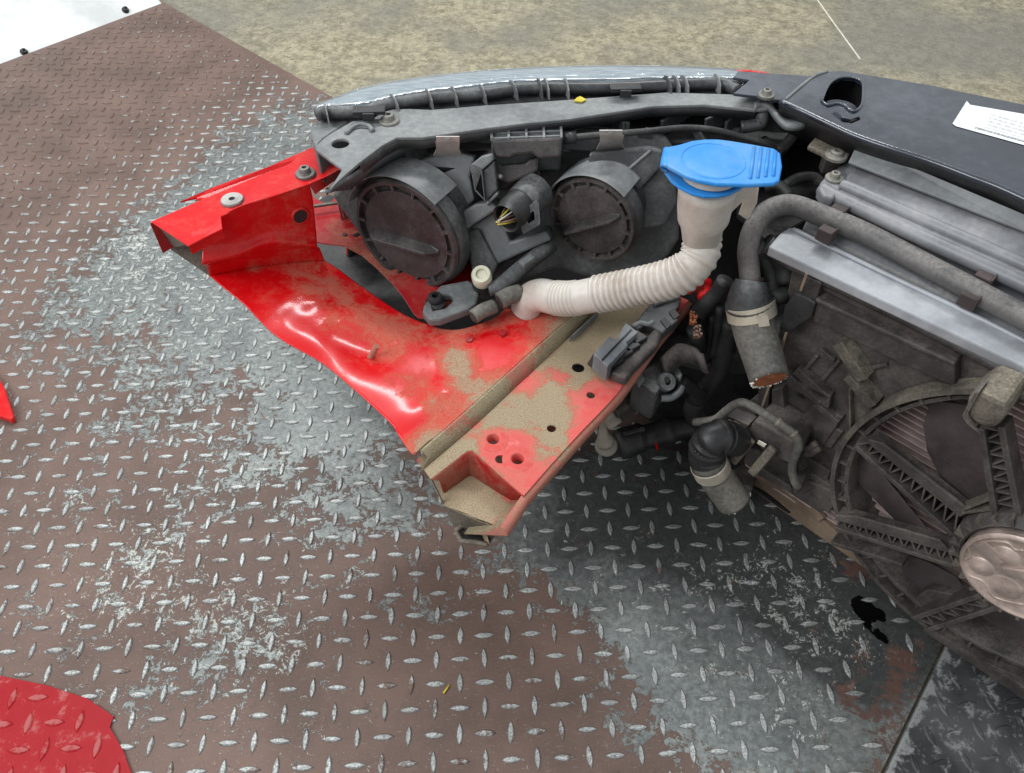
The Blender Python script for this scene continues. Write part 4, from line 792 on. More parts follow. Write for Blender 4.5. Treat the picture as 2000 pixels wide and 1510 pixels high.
# ---------------------------------------------------------- front carrier (slam panel)
zs = .520
pan = [('G', 380, 62), ('G', 430, 48), ('G', 500, 45), ('G', 620, 64), ('G', 900, 110), ('G', 1364, 205), ('X', 2320, 290), ('X', 2320, 530), ('G', 1364, 640), ('G', 1100, 530), ('G', 900, 455), ('G', 700, 395), ('G', 560, 345), ('G', 460, 300), ('G', 330, 240), ('G', 225, 195)]
hole = [('G', 402, 187), ('G', 425, 130), ('G', 452, 95), ('G', 500, 76), ('G', 560, 80), ('G', 592, 100), ('G', 598, 140), ('G', 592, 205), ('G', 562, 236), ('G', 535, 230), ('G', 510, 208), ('G', 470, 200), ('G', 430, 208)]
slot = [('G', 450, 248), ('G', 470, 240), ('G', 505, 268), ('G', 540, 275), ('G', 580, 262), ('G', 586, 276), ('G', 545, 294), ('G', 500, 288)]
fc = plate('front_carrier', [W(*q, zs) for q in pan], [[W(*q, zs) for q in hole], [W(*q, zs) for q in slot]], UP, .004, M['navy'], car, 'dark navy plastic front carrier panel with bonnet catch opening', bevel=.0015)
lp = [('C', 1160, 152), ('C', 1700, 190), ('C', 1760, 185), ('C', 1530, 380), ('C', 1440, 375), ('C', 1300, 345), ('C', 1125, 325), ('C', 1250, 222), ('C', 1120, 200)]
MB().prism([W(*q, zs - .006) for q in lp], UP, .004).build('carrier_end', M['navy'], fc, bevel=.001)
MB().tube(spline([W(*q, zs + .001) for q in hole + hole[:1]], 3), .0015, 8, False).build('opening_lip', M['navy'], fc, smooth=True)
MB().tube(spline([W(*q, zs) for q in [('C', 1530, 375), ('C', 1650, 270), ('C', 1760, 190), ('C', 1850, 160)]], 4), .002, 8).build('step_edge', M['rail'], fc, smooth=True)
be = spline([W(*q, zs - .003) for q in [('G', 205, 190), ('G', 330, 248), ('G', 460, 310), ('G', 560, 355), ('G', 700, 405), ('G', 900, 470), ('G', 1100, 545), ('G', 1364, 655), ('X', 2320, 550)]], 6)
MB().tube(be, .0036, 12).build('rear_bead', M['navy'], fc, smooth=True)
MB().loft([be, [p - UP * .012 + FW * .004 for p in be], [p - UP * .04 + FW * .02 for p in be]]).build('rear_flange', M['black'], fc, smooth=True, solid=.002)
MB().prism([W('G', *q, zs - .045) for q in [(330, 330), (370, 80), (430, 62), (620, 80), (700, 330)]], UP, .004).build('catch_well', M['black'], fc)
cw = [W('G', *q, zs - .0055) + Vector((0, .003, 0)) for q in ((380, 190), (410, 130), (445, 88), (500, 68), (565, 72), (602, 95), (612, 200))]
MB().loft([cw, [p - UP * .05 for p in cw]]).build('catch_wall', M['black'], fc, solid=.002)
MB().lathe(W('G', 490, 225, zs - .001), UP, [(.0, .001), (.018, .001), (.020, -.006)], 28).build('catch_stop', M['navy'], fc, smooth=True)
bolt(W('C', 1375, 345, zs - .002), UP, .0095, M['bolt'], fc)
sk = [W('G', *q, zs + .0006) for q in [(1092, 188), (1108, 206), (1364, 250)]] + [W('X', 2290, 312, zs + .0006), W('X', 2270, 372, zs + .0006), W('G', 1364, 398, zs + .0006), W('G', 1040, 308, zs + .0006), W('G', 1024, 296, zs + .0006)]
me = bpy.data.meshes.new('sticker'); c_ = sum(sk, Vector()) / len(sk); me.from_pydata([p - c_ for p in sk], [], [tuple(range(len(sk)))]); uv = me.uv_layers.new()
ux = (sk[3] - sk[1]).normalized(); uy = UP.cross(ux); o0 = sk[6]; hgt = (sk[1] - sk[6]).dot(uy)
for li, lp_ in enumerate(me.loops):
    p = sk[lp_.vertex_index] - o0; uv.data[li].uv = (p.dot(ux) / .25, p.dot(uy) / hgt)
link('sticker', me, M['sticker'], fc, c_, 'white sticker with lines of small print')
# red bumper skin ahead of the headlight
bp = [W(*q) for q in [('X', 640, 205, .47), ('X', 720, 165, .47), ('X', 900, 140, .47), ('X', 1100, 126, .47), ('X', 1300, 127, .49), ('X', 1440, 136, .505), ('X', 1580, 149, .508), ('X', 1800, 168, .50), ('X', 2320, 290, .49)]]
f2 = [Vector((-.5 + .9 * i / 8, .85, 0)).normalized() for i in range(9)]
zz = [.30, .30, .30, .34, .46, .503, .499, .47, .46]
br = [[Vector((p.x, p.y, z)) + f * .004 for p, f, z in zip(bp, f2, zz)], [Vector((p.x, p.y, z - .03)) + f * .03 for p, f, z in zip(bp, f2, zz)], [Vector((p.x, p.y, .2)) + f * .055 for p, f in zip(bp, f2)], [Vector((p.x, p.y, .05)) + f * .035 for p, f in zip(bp, f2)], [Vector((p.x, p.y, .004)) - f * .05 for p, f in zip(bp, f2)]]
MB().loft([resample(spline(r, 6), 60) for r in br]).build('bumper_skin', M['redclean'], car, 'thin red edge of the bumper ahead of the headlight', smooth=True, solid=.003)

MB().loft([resample(spline([p - f * .006 + UP * .0005 for p, f in zip(r, f2)], 6), 60) for r in br]).build('dark_inner_sheet', M['black'], car, smooth=True, solid=.003)  # black sheet added inside the skin to darken the space behind the headlight
# ---------------------------------------------------------- radiator pack
def G(x, y, z): return W('G', x, y, z)
zb = .447
bar_ = [G(150, 880, zb), G(205, 815, zb), G(250, 788, zb), G(290, 790, zb), G(1364, 1310, zb), W('X', 2320, 850, zb), W('X', 2320, 915, zb), G(1364, 1450, zb)]
rad_o = MB().prism(bar_, UP, .012).build('radiator', M['silver'], car, 'radiator with pale grey top tank bar', bevel=.002)
MB().tube(spline([G(265, 800, zb + .001), G(700, 1010, zb + .001), G(1364, 1330, zb + .001), W('X', 2320, 848, zb + .001)], 4), .0028, 8).build('tank_bead', M['silver'], rad_o, smooth=True)
MB().tube(spline([G(150, 885, zb - .006), G(262, 968, zb - .016), G(700, 1175, zb - .016), G(1364, 1520, zb - .016), W('X', 2320, 945, zb - .016)], 4), .0062, 12).build('tank_trim', M['cover'], rad_o, smooth=True)
core_p = [RP('X', 1560, 560, -.055), RP('X', 2330, 920, -.055), RP('X', 2330, 1560, -.055), RP('X', 1560, 985, -.055)]
cz0, cz1 = .03, .43; cs0, cs1 = RP('X', 1570, 800).dot(LA) - .05, RP('X', 2320, 1100).dot(LA)
cb0 = FW * (RP0.dot(FW) + .036)
MB().prism([cb0 + LA * cs0 + UP * cz0, cb0 + LA * cs1 + UP * cz0, cb0 + LA * cs1 + UP * cz1, cb0 + LA * cs0 + UP * cz1], -FW, .02).build('core_block', M['core'], rad_o)
z = .045
fm = None
while z < .42:
    if fm is None:
        f0 = MB().box(cb0 + LA * (cs0 + cs1) / 2 + UP * z - FW * .003, LA * (cs1 - cs0) / 2, FW * .0035, UP * .0014).build('core_tube', M['fin'], rad_o); fm = f0
    else:
        o = f0.copy(); col.objects.link(o); o.location = f0.location + UP * (z - .045)
    z += .0092
# cover plates above the radiator
ct = car
cover = MB().prism([G(480, 505, .478), G(545, 470, .486), G(1364, 812, .488), W('X', 2320, 560, .488), W('X', 2320, 650, .478), G(1364, 985, .478), G(520, 600, .478)], Vector((0, -.1, 1)).normalized(), .003).build('radiator_cover', M['grey'], ct, 'embossed grey cover plate above the radiator', bevel=.001)
MB().prism([G(570, 395, .503), G(700, 445, .503), G(1364, 725, .503), W('X', 2320, 545, .503), W('X', 2320, 590, .493), G(1364, 805, .493), G(530, 478, .493)], Vector((0, -.3, 1)).normalized(), .003).build('upper_cover', M['rail'], cover, bevel=.001)
rdg = spline([G(495, 590, .478), G(560, 615, .479), G(900, 765, .479), G(1364, 970, .479), W('X', 2320, 665, .479)], 6); MB().tube(rdg, .0068, 14).build('cover_ridge', M['grey'], cover, smooth=True)
edge = spline([G(400, 605, .474), G(455, 640, .474), G(560, 690, .474), G(900, 850, .474), G(1364, 1062, .474), W('X', 2320, 710, .474)], 6); MB().tube(edge, .0078, 14).build('cover_edge', M['grey'], cover, smooth=True)
MB().prism([G(500, 600, .478), G(1364, 985, .478), W('X', 2320, 655, .478), W('X', 2320, 710, .476), G(1364, 1060, .476), G(430, 630, .476)], UP, .003).build('cover_step', M['grey'], cover)
boss = [G(*q, .4805) for q in [(388, 600), (398, 570), (430, 535), (470, 508), (505, 505), (535, 530), (520, 570), (495, 585), (490, 605), (460, 650), (410, 640)]]
MB().prism(boss, UP, .014).build('cover_boss', M['grey'], cover, bevel=.003, seg=3); bolt(G(460, 558, .481), UP, .0095, M['bolt'], cover)
MB().prism([G(365, 700, .458), G(440, 660, .458), G(1364, 1075, .458), W('X', 2320, 715, .458), W('X', 2320, 870, .441), G(1364, 1340, .441), G(300, 820, .441), G(330, 760, .446)], UP, .003).build('lower_cover', M['grey'], cover)
MB().prism([G(*q, .49) for q in [(335, 400), (390, 335), (540, 385), (570, 400), (520, 465), (430, 455), (400, 430)]], UP, .006).build('end_bracket', M['shroud_dirt'], cover, bevel=.002)
bolt(G(468, 452, .492), UP, .012, M['bolt'], cover, h=.3); MB().box(G(440, 490, .475), Vector((.009, 0, 0)), Vector((0, .006, 0)), Vector((0, 0, .008))).build('screw_clip', M['cover'], cover, bevel=.001)
# flat black sheet filling the dark space left of the cover
MB().prism([W('X', *q, .40) for q in [(1440, 270), (1620, 230), (1700, 300), (1620, 400), (1500, 470), (1440, 420)]], UP, .004).build('dark_gap_sheet', M['black'], car, 'black sheet filling the dark space beside the washer filler')
for q in ([('G', 225, 590, .43), ('G', 290, 555, .435), ('G', 360, 550, .435), ('G', 400, 580, .43)], [('G', 130, 600, .43), ('G', 200, 590, .435), ('G', 250, 640, .43)], [('C', 1350, 690, .45), ('C', 1480, 760, .45), ('C', 1600, 640, .46)]):
    MB().tube(spline([W(*k) for k in q], 5), .006, 10).build('duct_rib', M['rubber'], car, smooth=True)
# coolant pipe
pp = spline([W('X', *q) for q in [(1466, 552, .398), (1463, 520, .412), (1461, 488, .428), (1470, 450, .445), (1492, 418, .458), (1520, 403, .464), (1552, 402, .465), (1604, 421, .465), (1686, 455, .465), (1809, 519, .465), (2000, 620, .465), (2320, 790, .465)]], 10)
pipe = MB().tube(pp, .0112, 22).build('coolant_pipe', M['pipe'], car, 'grey-black coolant pipe running along the radiator', smooth=True)
MB().lathe(pp[1], pp[0] - pp[2], [(.0135, .003), (.0150, .0015), (.0150, -.0015), (.0135, -.003)], 26).build('pipe_collar', M['brownclip'], pipe, smooth=True)
for x, y, zz_ in ((475, 722, .468), (420, 822, .462), (1165, 1042, .468), (1100, 1132, .462)):
    p = G(x, y, zz_); MB().box(p, LA * .0075, FW * .006, UP * .007).box(p + LA * .008 + UP * .001, LA * .001, FW * .007, UP * .008).build('pipe_clip', M['brownclip'], pipe, bevel=.001)
for x, y in ((430, 712), (520, 752)): MB().lathe(G(x, y, .461), UP, [(0, .006), (.004, .006), (.0055, .004), (.006, 0)], 14).build('clip_stud', M['rail'], pipe, smooth=True)
# upper hose
uh = spline([W('X', *q) for q in [(1467, 548, .400), (1464, 566, .392), (1463, 585, .380), (1467, 605, .368), (1471, 630, .357), (1478, 660, .347), (1490, 697, .340), (1503, 741, .331)]], 8)
n_ = len(uh); ur = [.0155 + (.0235 - .0155) * min(1, i / 18) if i < 18 else .0255 - .0045 * ((i - 18) / (n_ - 18)) for i in range(n_)]
upper_hose = MB().tube(uh, ur, 26).build('upper_hose', M['hose'], car, 'cut grey rubber radiator hose with a metal clamp', smooth=True)
MB().tube(uh[:20], [r + .0012 for r in ur[:20]], 26).build('hose_connector', M['plastic'], upper_hose, smooth=True)
ci = 24; dt = (uh[ci + 1] - uh[ci - 1]).normalized()
MB().lathe(uh[ci], dt, [(.0262, -.0085), (.0270, -.008), (.0270, .008), (.0262, .0085)], 36).build('hose_clamp', M['clamp'], upper_hose, auto=True); MB().box(uh[ci] + Vector((.006, -.0255, .008)), Vector((.006, .001, 0)), Vector((0, .0016, 0)), dt * .006).build('clamp_tab', M['clamp'], upper_hose)
ed = (uh[-1] - uh[-2]).normalized()
def cut_end(p, d, r, parent):
    MB().lathe(p, d, [(0, .0006), (r * .86, .0006)], 24).build('cut_end', M['rust'], parent)
    mb = MB(); a = d.orthogonal().normalized(); b = d.cross(a)
    for k in range(34):
        q = random.gauss(1.0, 1.5); c = p + (a * math.cos(q) + b * math.sin(q)) * r * random.uniform(.84, .99); s = random.uniform(.0002, .0010)
        mb.box(c + d * s, a * s, b * s, d * s)
    mb.build('frayed_edge', M['chip'], parent)
cut_end(uh[-1], ed, ur[-1], upper_hose)
for q, r in (([('T', 140, 180, .43), ('T', 200, 230, .42), ('T', 250, 330, .405), ('T', 280, 450, .39), ('T', 260, 550, .38)], .011), ([('T', 230, 150, .435), ('T', 330, 230, .425), ('T', 380, 330, .41), ('T', 400, 460, .395)], .012), ([('T', 250, 540, .38), ('T', 340, 580, .38), ('T', 400, 560, .38)], .010), ([('T', 380, 250, .43), ('T', 440, 330, .41), ('T', 430, 450, .39)], .007)):
    MB().tube(spline([W(*k) for k in q], 5), r, 12).build('rubber_seal', M['rubber'], rad_o, smooth=True)

# ---------------------------------------------------------- fan shroud
fcen = FW * RP0.dot(FW) + LA * .102 + UP * .246; FR = .184
def SZ(s, z, off=0.): return FW * (RP0.dot(FW) - off) + LA * s + UP * z
sh_px = [(1549, 520), (2330, 895), (2330, 1440), None, (1600, 1000), (1560, 975), (1462, 905), (1448, 850), (1462, 785), (1492, 760), (1512, 690), (1532, 610)]
sh_pts = []
for q in sh_px:
    if q: sh_pts.append(RP('X', *q))
    else: sh_pts += [SZ(.102 + (FR + .013) * math.cos(math.radians(a)), .246 + (FR + .013) * math.sin(math.radians(a))) for a in range(300, 214, -5)]
shroud = plate('fan_shroud', sh_pts, [circ(fcen, -FW, FR, 64, UP)], -FW, .004, M['shroud'], car, 'dirty brown-black fan shroud with ribs', bevel=0)
MB().lathe(fcen, -FW, [(FR - .002, -.05), (FR - .002, .010), (FR, .013), (FR + .004, .013), (FR + .004, .006), (FR + .012, .006), (FR + .012, .022), (FR + .017, .022), (FR + .017, .001)], 90).build('fan_ring', M['shroud'], shroud, auto=True)
MB().lathe(fcen, -FW, [(FR + .0172, .002), (FR + .0176, .0225), (FR + .0115, .0228), (FR + .0112, .018)], 60, math.radians(-12), math.radians(86), UP).build('ring_dirt', M['shroud_dirt'], shroud, auto=True)
for k in range(40):
    q = 2 * math.pi * k / 40; d = LA * math.cos(q) + UP * math.sin(q)
    MB().box(fcen + d * (FR + .008) - FW * .010, d * .006, (FW.cross(d)) * .0012, FW * .006).build('ring_rib', M['shroud'], shroud)
def sp_(c, pts, off, th, mat='shroud', name='shroud_panel', bev=.0015): return MB().prism([RP(c, *q, off) for q in pts], -FW, th).build(name, M[mat], shroud, bevel=bev)
sp_('T', [(640, 600), (1342, 925), (1780, 1130), (1780, 1330), (1342, 1135), (620, 785)], .014, .016)
sp_('T', [(640, 600), (1342, 925), (1780, 1130), (1780, 1165), (1342, 965), (640, 635)], .019, .02)
sp_('T', [(690, 470), (1342, 790), (1780, 1000), (1780, 1075), (1342, 870), (690, 530)], .006, .008, 'blade')
sp_('T', [(470, 560), (560, 590), (640, 640), (600, 760), (430, 870), (340, 850), (390, 660)], .020, .022, 'rubber')
sp_('T', [(560, 420), (690, 470), (640, 640), (540, 580)], .016, .016, 'cover')
for a, b_, w, h, off, mt in (((850, 940), (1060, 1235), .013, .020, .010, 'shroud_dirt'), ((930, 1210), (1140, 1450), .011, .020, .010, 'shroud_dirt'), ((490, 1170), (760, 1410), .012, .012, .006, 'shroud'), ((420, 1200), (700, 1440), .008, .014, .007, 'shroud'), ((650, 1440), (840, 1600), .008, .012, .007, 'shroud'), ((690, 1010), (800, 1100), .004, .006, .003, 'shroud'), ((660, 1060), (540, 1200), .004, .006, .003, 'shroud'), ((840, 1100), (700, 1260), .004, .006, .003, 'shroud'), ((1060, 1170), (1230, 1130), .004, .006, .003, 'shroud')):
    MB().bar(RP('T', *a, off), RP('T', *b_, off), w, h, -FW).build('shroud_rib', M[mt], shroud, bevel=.001)
for a, b_ in (((570, 395), (520, 535)), ((402, 880), (352, 1050)), ((272, 1290), (205, 1480))):
    MB().bar(RP('T', *a, .026), RP('T', *b_, .026), .0024, .002, -FW).build('edge_strip', M['tan'], shroud)
sp_('O', [(115, 60), (150, 150), (345, 420), (185, 640), (150, 620), (130, 200)], .012, .012, 'shroud_dirt')
MB().bar(RP('O', 135, 180, .014), RP('O', 140, 600, .014), .0018, .014, -FW).build('shroud_rib', M['shroud_dirt'], shroud)
sp_('O', [(1560, 60), (1840, 110), (1941, 150), (1941, 240), (1760, 330), (1500, 230), (1450, 150)], .012, .012, 'shroud_dirt')
# stepped plates on the left part of the shroud
for pts, off in (([(350, 400), (460, 260), (600, 330), (500, 470), (410, 450)], .008), ([(330, 130), (540, 230), (530, 290), (330, 180)], .012), ([(480, 340), (600, 400), (540, 480), (440, 430)], .005), ([(400, 500), (540, 590), (520, 640), (400, 560)], .006), ([(400, 560), (560, 670), (550, 700), (440, 640)], .010), ([(200, 170), (250, 190), (240, 300), (190, 280)], .010), ([(260, 200), (310, 190), (320, 310), (260, 320)], .012), ([(430, 630), (590, 700), (530, 790), (480, 740)], .014)):
    sp_('H', pts, off, off + .002)
for q in ([(388, 185), (412, 240), (385, 230)], [(405, 400), (460, 450), (410, 450)]): MB().prism([RP('H', *k, .0045) for k in q], -FW, .001).build('opening', M['black'], shroud)
# spokes
def truss(r1, r2, n, off, dep, t1=.006, t2=.006, zig=True):
    a0, a1 = (RP('H', *q, off) for q in r1); b0, b1 = (RP('H', *q, off) for q in r2); D = FW * dep
    for p, q, w in ((a0, a1, t1), (b0, b1, t2)): MB().bar(p + D * .5, q + D * .5, w, dep, -FW).build('spoke_rail', M['shroud'], shroud, bevel=.001)
    for k in range(n):
        s, e, m_ = k / n, (k + 1) / n, (k + .5) / n
        for p, q in ((a0.lerp(a1, s), b0.lerp(b1, m_)), (b0.lerp(b1, m_), a0.lerp(a1, e))):
            MB().bar(p + D * .6, q + D * .6, .0018, dep * .8, -FW).build('spoke_web', M['shroud'], shroud)
truss(((655, 470), (1120, 895)), ((715, 440), (1165, 800)), 9, .030, .022)
sp_('H', [(720, 435), (790, 455), (1180, 755), (1165, 800), (1140, 785)], .030, .004, 'shroud')
truss(((560, 860), (1120, 1040)), ((560, 810), (1120, 970)), 10, .030, .022)
sp_('H', [(560, 795), (660, 800), (1060, 915), (1100, 960), (1050, 950), (560, 815)], .032, .004, 'shroud')
truss(((1255, 390), (1330, 860)), ((1350, 380), (1445, 860)), 8, .034, .022)
truss(((930, 1290), (1250, 1180)), ((1000, 1345), (1400, 1215)), 6, .030, .022)
MB().bar(RP('H', 560, 905, .02), RP('H', 900, 1010, .02), .006, .02, -FW).build('spoke_rail', M['shroud'], shroud, bevel=.001)
MB().bar(RP('H', 1180, 750, .024), RP('H', 1330, 690, .024), .003, .014, -FW).build('spoke_web', M['shroud_dirt'], shroud); MB().bar(RP('H', 1180, 765, .024), RP('H', 1330, 745, .024), .003, .014, -FW).build('spoke_web', M['shroud_dirt'], shroud)
sp_('H', [(930, 1290), (950, 1180), (1000, 1150), (1180, 1180), (1010, 1270)], .012, .012, 'shroud')
# terminal box on the ring
sp_('O', [(1300, 500), (1340, 330), (1480, 240), (1760, 370), (1740, 520), (1640, 640), (1430, 600)], .060, .05, 'shroud_dirt', 'terminal_box', .005)
sp_('O', [(1290, 490), (1420, 250), (1470, 250), (1350, 470), (1340, 580), (1420, 640), (1320, 560)], .064, .02, 'shroud', 'terminal_box', .003)
# motor
mc = RP('X', 1998, 1126, .045); mr = (RP('X', 1878, 1096, .045) - mc).length
motor = MB().lathe(mc, -FW, [(mr * .99, -.05), (mr * .99, .001), (mr, .004), (mr * .97, .006), (mr * .93, .0065), (mr * .915, .004), (mr * .88, .003), (0, .003)], 64).build('fan_motor', M['pinkalu'], car, 'round pinkish aluminium fan motor cover', auto=True)
MB().lathe(mc, -FW, [(mr * 1.02, -.06), (mr * 1.02, -.004), (mr * 1.07, -.002), (mr * 1.10, -.004), (mr * 1.22, -.012), (mr * 1.24, -.03), (mr * 1.1, -.05)], 64).build('motor_mount', M['shroud'], motor, auto=True)
for k in range(26):
    q = 2 * math.pi * k / 26; d = LA * math.cos(q) + UP * math.sin(q)
    MB().box(mc + d * mr * 1.14 + FW * .008, d * mr * .09, FW.cross(d) * .0016, FW * .006).build('mount_rib', M['shroud_dirt'], motor)
def emb(c, x, y, r, h): MB().lathe(RP(c, x, y, .048), -FW, [(0, h), (r * .35, h), (r * .5, h * .55), (r * .85, h * .5), (r, 0)], 24).build('embossing', M['pinkalu'], motor, smooth=True)
emb('M', 1225, 650, .013, .004); emb('M', 1440, 560, .013, .004); emb('M', 1440, 830, .016, .003)
MB().tube(spline([RP('M', *q, .048) for q in [(1110, 470), (1130, 560), (1080, 600), (1120, 720), (1250, 780), (1330, 900), (1450, 950), (1600, 980)]], 5), .0018, 8).build('embossing', M['pinkalu'], motor, smooth=True)
MB().tube(spline([RP('M', *q, .048) for q in [(1110, 470), (1250, 430), (1450, 440), (1520, 500), (1600, 510)]], 5), .0018, 8).build('embossing', M['pinkalu'], motor, smooth=True)
sp2 = MB().prism([RP('M', *q, .0505) for q in [(1160, 470), (1260, 440), (1460, 600), (1390, 640), (1330, 620)]], -FW, .003).build('embossing', M['pinkalu'], motor, bevel=.001)
MB().prism([RP('M', *q, .0505) for q in [(1400, 660), (1600, 690), (1700, 800), (1560, 760), (1420, 710)]], -FW, .003).build('embossing', M['pinkalu'], motor, bevel=.001)
# blades
for k, pts in enumerate(([('H', 585, 620), ('H', 590, 540), ('H', 640, 470), ('H', 1100, 900), ('H', 1050, 950), ('H', 620, 620)], [('H', 1000, 270), ('H', 1190, 280), ('H', 1260, 420), ('H', 1310, 690), ('H', 1200, 760), ('H', 1090, 660), ('H', 990, 500), ('H', 965, 390)], [('H', 770, 970), ('H', 1000, 1025), ('H', 1150, 1080), ('H', 1230, 1180), ('H', 900, 1140)], [('H', 1220, 1290), ('H', 1330, 1240), ('H', 1800, 1300), ('H', 1800, 1620)], [('H', 1000, 660), ('H', 1190, 760), ('H', 1130, 790), ('H', 980, 650)])):
    P = [RP(*q, -.004) for q in pts]; n_ = len(P); cen = sum(P, Vector()) / n_
    mb = MB().prism([p - FW * (.012 * ((p - cen).dot(LA) / .06)) for p in P], -FW, .003); mb.build('fan_blade', M['blade'], motor, bevel=.001)
# lower crossmember, resting on the plate
lm = MB().prism([W('R', 720, 900, .055), W('R', 1130, 1110, .055), W('R', 1450, 1400, .05), W('H', 700, 1005, .045), W('X', 1760, 1160, .04), W('H', 640, 995, .0), W('R', 690, 1060, .0)], -FW, .03).build('lower_crossmember', M['tan'], car, 'tan dirt-caked lower crossmember resting on the plate', bevel=.002)
MB().bar(W('R', 1225, 1050, .06), W('R', 1440, 1380, .05), .014, .01, -FW).build('crossmember_strip', M['tan'], lm, bevel=.002)
MB().prism([W('R', *q, .05) for q in [(480, 850), (600, 780), (760, 900), (700, 1060), (560, 990)]], UP, .03).build('crossmember_end', M['shroud'], lm, bevel=.003)
mb = MB(); p0_ = W('X', 1806, 1222, 0.); mb.box(p0_ + LA * .30 + UP * .012 + FW * .02, LA * .30, FW * .03, UP * .012); mb.build('crossmember_foot', M['shroud'], lm, bevel=.003)
# left module of the shroud: latch block, tabs, cable loop, lower hose
mod = MB().prism([RP('R', *q, .05) for q in [(720, 330), (940, 440), (1130, 560), (1150, 640), (1110, 800), (980, 740), (800, 650), (690, 520), (640, 430)]], -FW, .05).build('shroud_module', M['shroud'], shroud, bevel=.003)
for pts, off in (([(430, 280), (660, 380), (610, 460), (360, 370)], .055), ([(330, 350), (580, 480), (520, 560), (240, 440)], .045), ([(500, 210), (700, 300), (650, 370), (440, 270)], .030), ([(760, 820), (1100, 1030), (1110, 1110), (750, 910)], .03), ([(800, 650), (1090, 800), (1100, 1030), (760, 830)], .02), ([(1100, 960), (1240, 900), (1250, 950), (1160, 1120), (1120, 1090)], .035), ([(640, 620), (800, 660), (760, 900), (600, 780)], .02)):
    sp_('R', pts, off, .02, 'shroud', 'module_step', .002)
for a, b_ in (((490, 770), (690, 530)), ((690, 890), (920, 620))):
    MB().bar(RP('R', *a, .075), RP('R', *b_, .06), .011, .008, -FW).build('module_tab', M['shroud_dirt'], shroud, bevel=.002)
MB().prism([RP('R', *q, .0565) for q in [(760, 545), (840, 590), (820, 615), (745, 570)]], -FW, .002).build('module_label', M['chip'], shroud)
for q in ((440, 330), (500, 350), (560, 385)): MB().bar(RP('R', q[0], q[1], .058), RP('R', q[0] + 60, q[1] + 30, .058), .003, .003, -FW).build('module_tab', M['tan'], shroud)
loop = spline([RP('R', *q) for q in [(90, 350, .07), (300, 320, .07), (420, 230, .07), (520, 160, .07), (620, 145, .07), (800, 240, .068), (1000, 370, .066), (1150, 490, .064), (1185, 600, .062), (1140, 720, .06), (1115, 850, .058), (1150, 980, .055), (1180, 1020, .05)]], 6)
MB().tube(loop, .0050, 12).build('cable_loop', M['hose'], shroud, smooth=True)
for k in (-4, -3): MB().lathe(loop[k * 6 - 14], loop[k * 6 - 13] - loop[k * 6 - 15], [(.0052, -.002), (.0062, 0), (.0052, .002)], 14).build('cable_tie', M['shroud_dirt'], shroud, smooth=True)
for q in ([(1230, 610), (1290, 620), (1370, 570)], [(1260, 670), (1310, 680), (1400, 620)]): MB().tube(spline([RP('R', *k, .02) for k in q], 4), .0042, 10).build('cable_hook', M['shroud_dirt'], shroud, smooth=True)
for q, mt in (([(90, 350, .07), (220, 345, .07), (350, 300, .072), (400, 270, .07)], 'wire_pink'), ([(140, 460, .07), (250, 400, .07), (390, 290, .073)], 'wire_yellow')):
    MB().tube(spline([RP('R', *k) for k in q], 4), .0011, 6).build('thin_wire', M['wire_brown'] if mt == 'wire_yellow' else M[mt], shroud, smooth=True)
lhp = spline([RP('R', *q) for q in [(520, 540, .07), (430, 510, .085), (320, 510, .10), (240, 580, .105), (215, 690, .105), (245, 800, .105), (310, 915, .10), (405, 1050, .095), (505, 1180, .09)]], 8)
nh = len(lhp); lr = [.0188 + .0030 * (i / nh) for i in range(nh)]
lower_hose = MB().tube(lhp, lr, 26).build('lower_hose', M['hose'], car, 'bent lower radiator hose with pale clamp and cut end', smooth=True)
el = resample(lhp[:38], 150); MB().tube(el, [.0200 + .0016 * i / 150 + (.0011 * math.sin(i * .42) if 50 < i < 112 else 0) for i in range(150)], 26).build('hose_elbow', M['black'], lower_hose, smooth=True)
ci = 42; MB().lathe(lhp[ci], lhp[ci + 1] - lhp[ci - 1], [(.0216, -.008), (.0228, -.0075), (.0228, .0075), (.0216, .008)], 36).build('hose_clamp', M['clamp'], lower_hose, auto=True)
cut_end(lhp[-1], (lhp[-1] - lhp[-2]).normalized(), lr[-1], lower_hose)

# ---------------------------------------------------------- electrics between leg and radiator
zk = .312
plug = MB().prism([W('Q', *q, zk + .020) for q in [(75, 600), (200, 460), (250, 490), (325, 355), (425, 430), (330, 510), (345, 530), (185, 700)]], UP, .024).build('connector_block', M['blockgrey'], car, 'grey plastic connector block on the chassis leg', bevel=.0012)
MB().bar(W('Q', 140, 650, zk + .0212), W('Q', 370, 410, zk + .0212), .0014, .001, UP).build('block_groove', M['black'], plug)
MB().prism([W('Q', *q) for q in [(75, 600, zk + .017), (185, 700, zk + .017), (155, 790, zk - .006), (25, 680, zk - .006)]], Vector((-.5, -.8, .3)).normalized(), .004).build('block_face', M['cover'], plug)
for q in ((215, 680), (290, 615), (345, 565), (400, 505)): MB().box(W('Q', *q, zk + .004), Vector((.008, .006, 0)), Vector((-.006, .006, 0)), Vector((0, 0, .008))).build('block_socket', M['black'], plug, bevel=.001)
ch = MB().prism([W('Q', *q, .315) for q in [(380, 380), (520, 200), (640, 130), (760, 160), (740, 230), (680, 300), (740, 330), (610, 440), (540, 400), (470, 370), (430, 420)]], UP, .014).build('bracket_plate', M['plastic'], car, 'grey plastic harness bracket beside the chassis leg', bevel=.002)
MB().prism([W('Q', *q, .3165) for q in [(595, 340), (630, 315), (680, 370), (645, 405)]], UP, .002).build('opening', M['black'], ch)
MB().prism([W('Q', *q, .3165) for q in [(660, 270), (700, 245), (745, 300), (700, 330)]], UP, .002).build('opening', M['cover'], ch)
MB().prism([W('Q', *q, .322) for q in [(540, 185), (600, 150), (690, 120), (730, 160), (610, 190), (560, 210)]], UP, .006).build('bracket_arm', M['rail'], ch, bevel=.002)
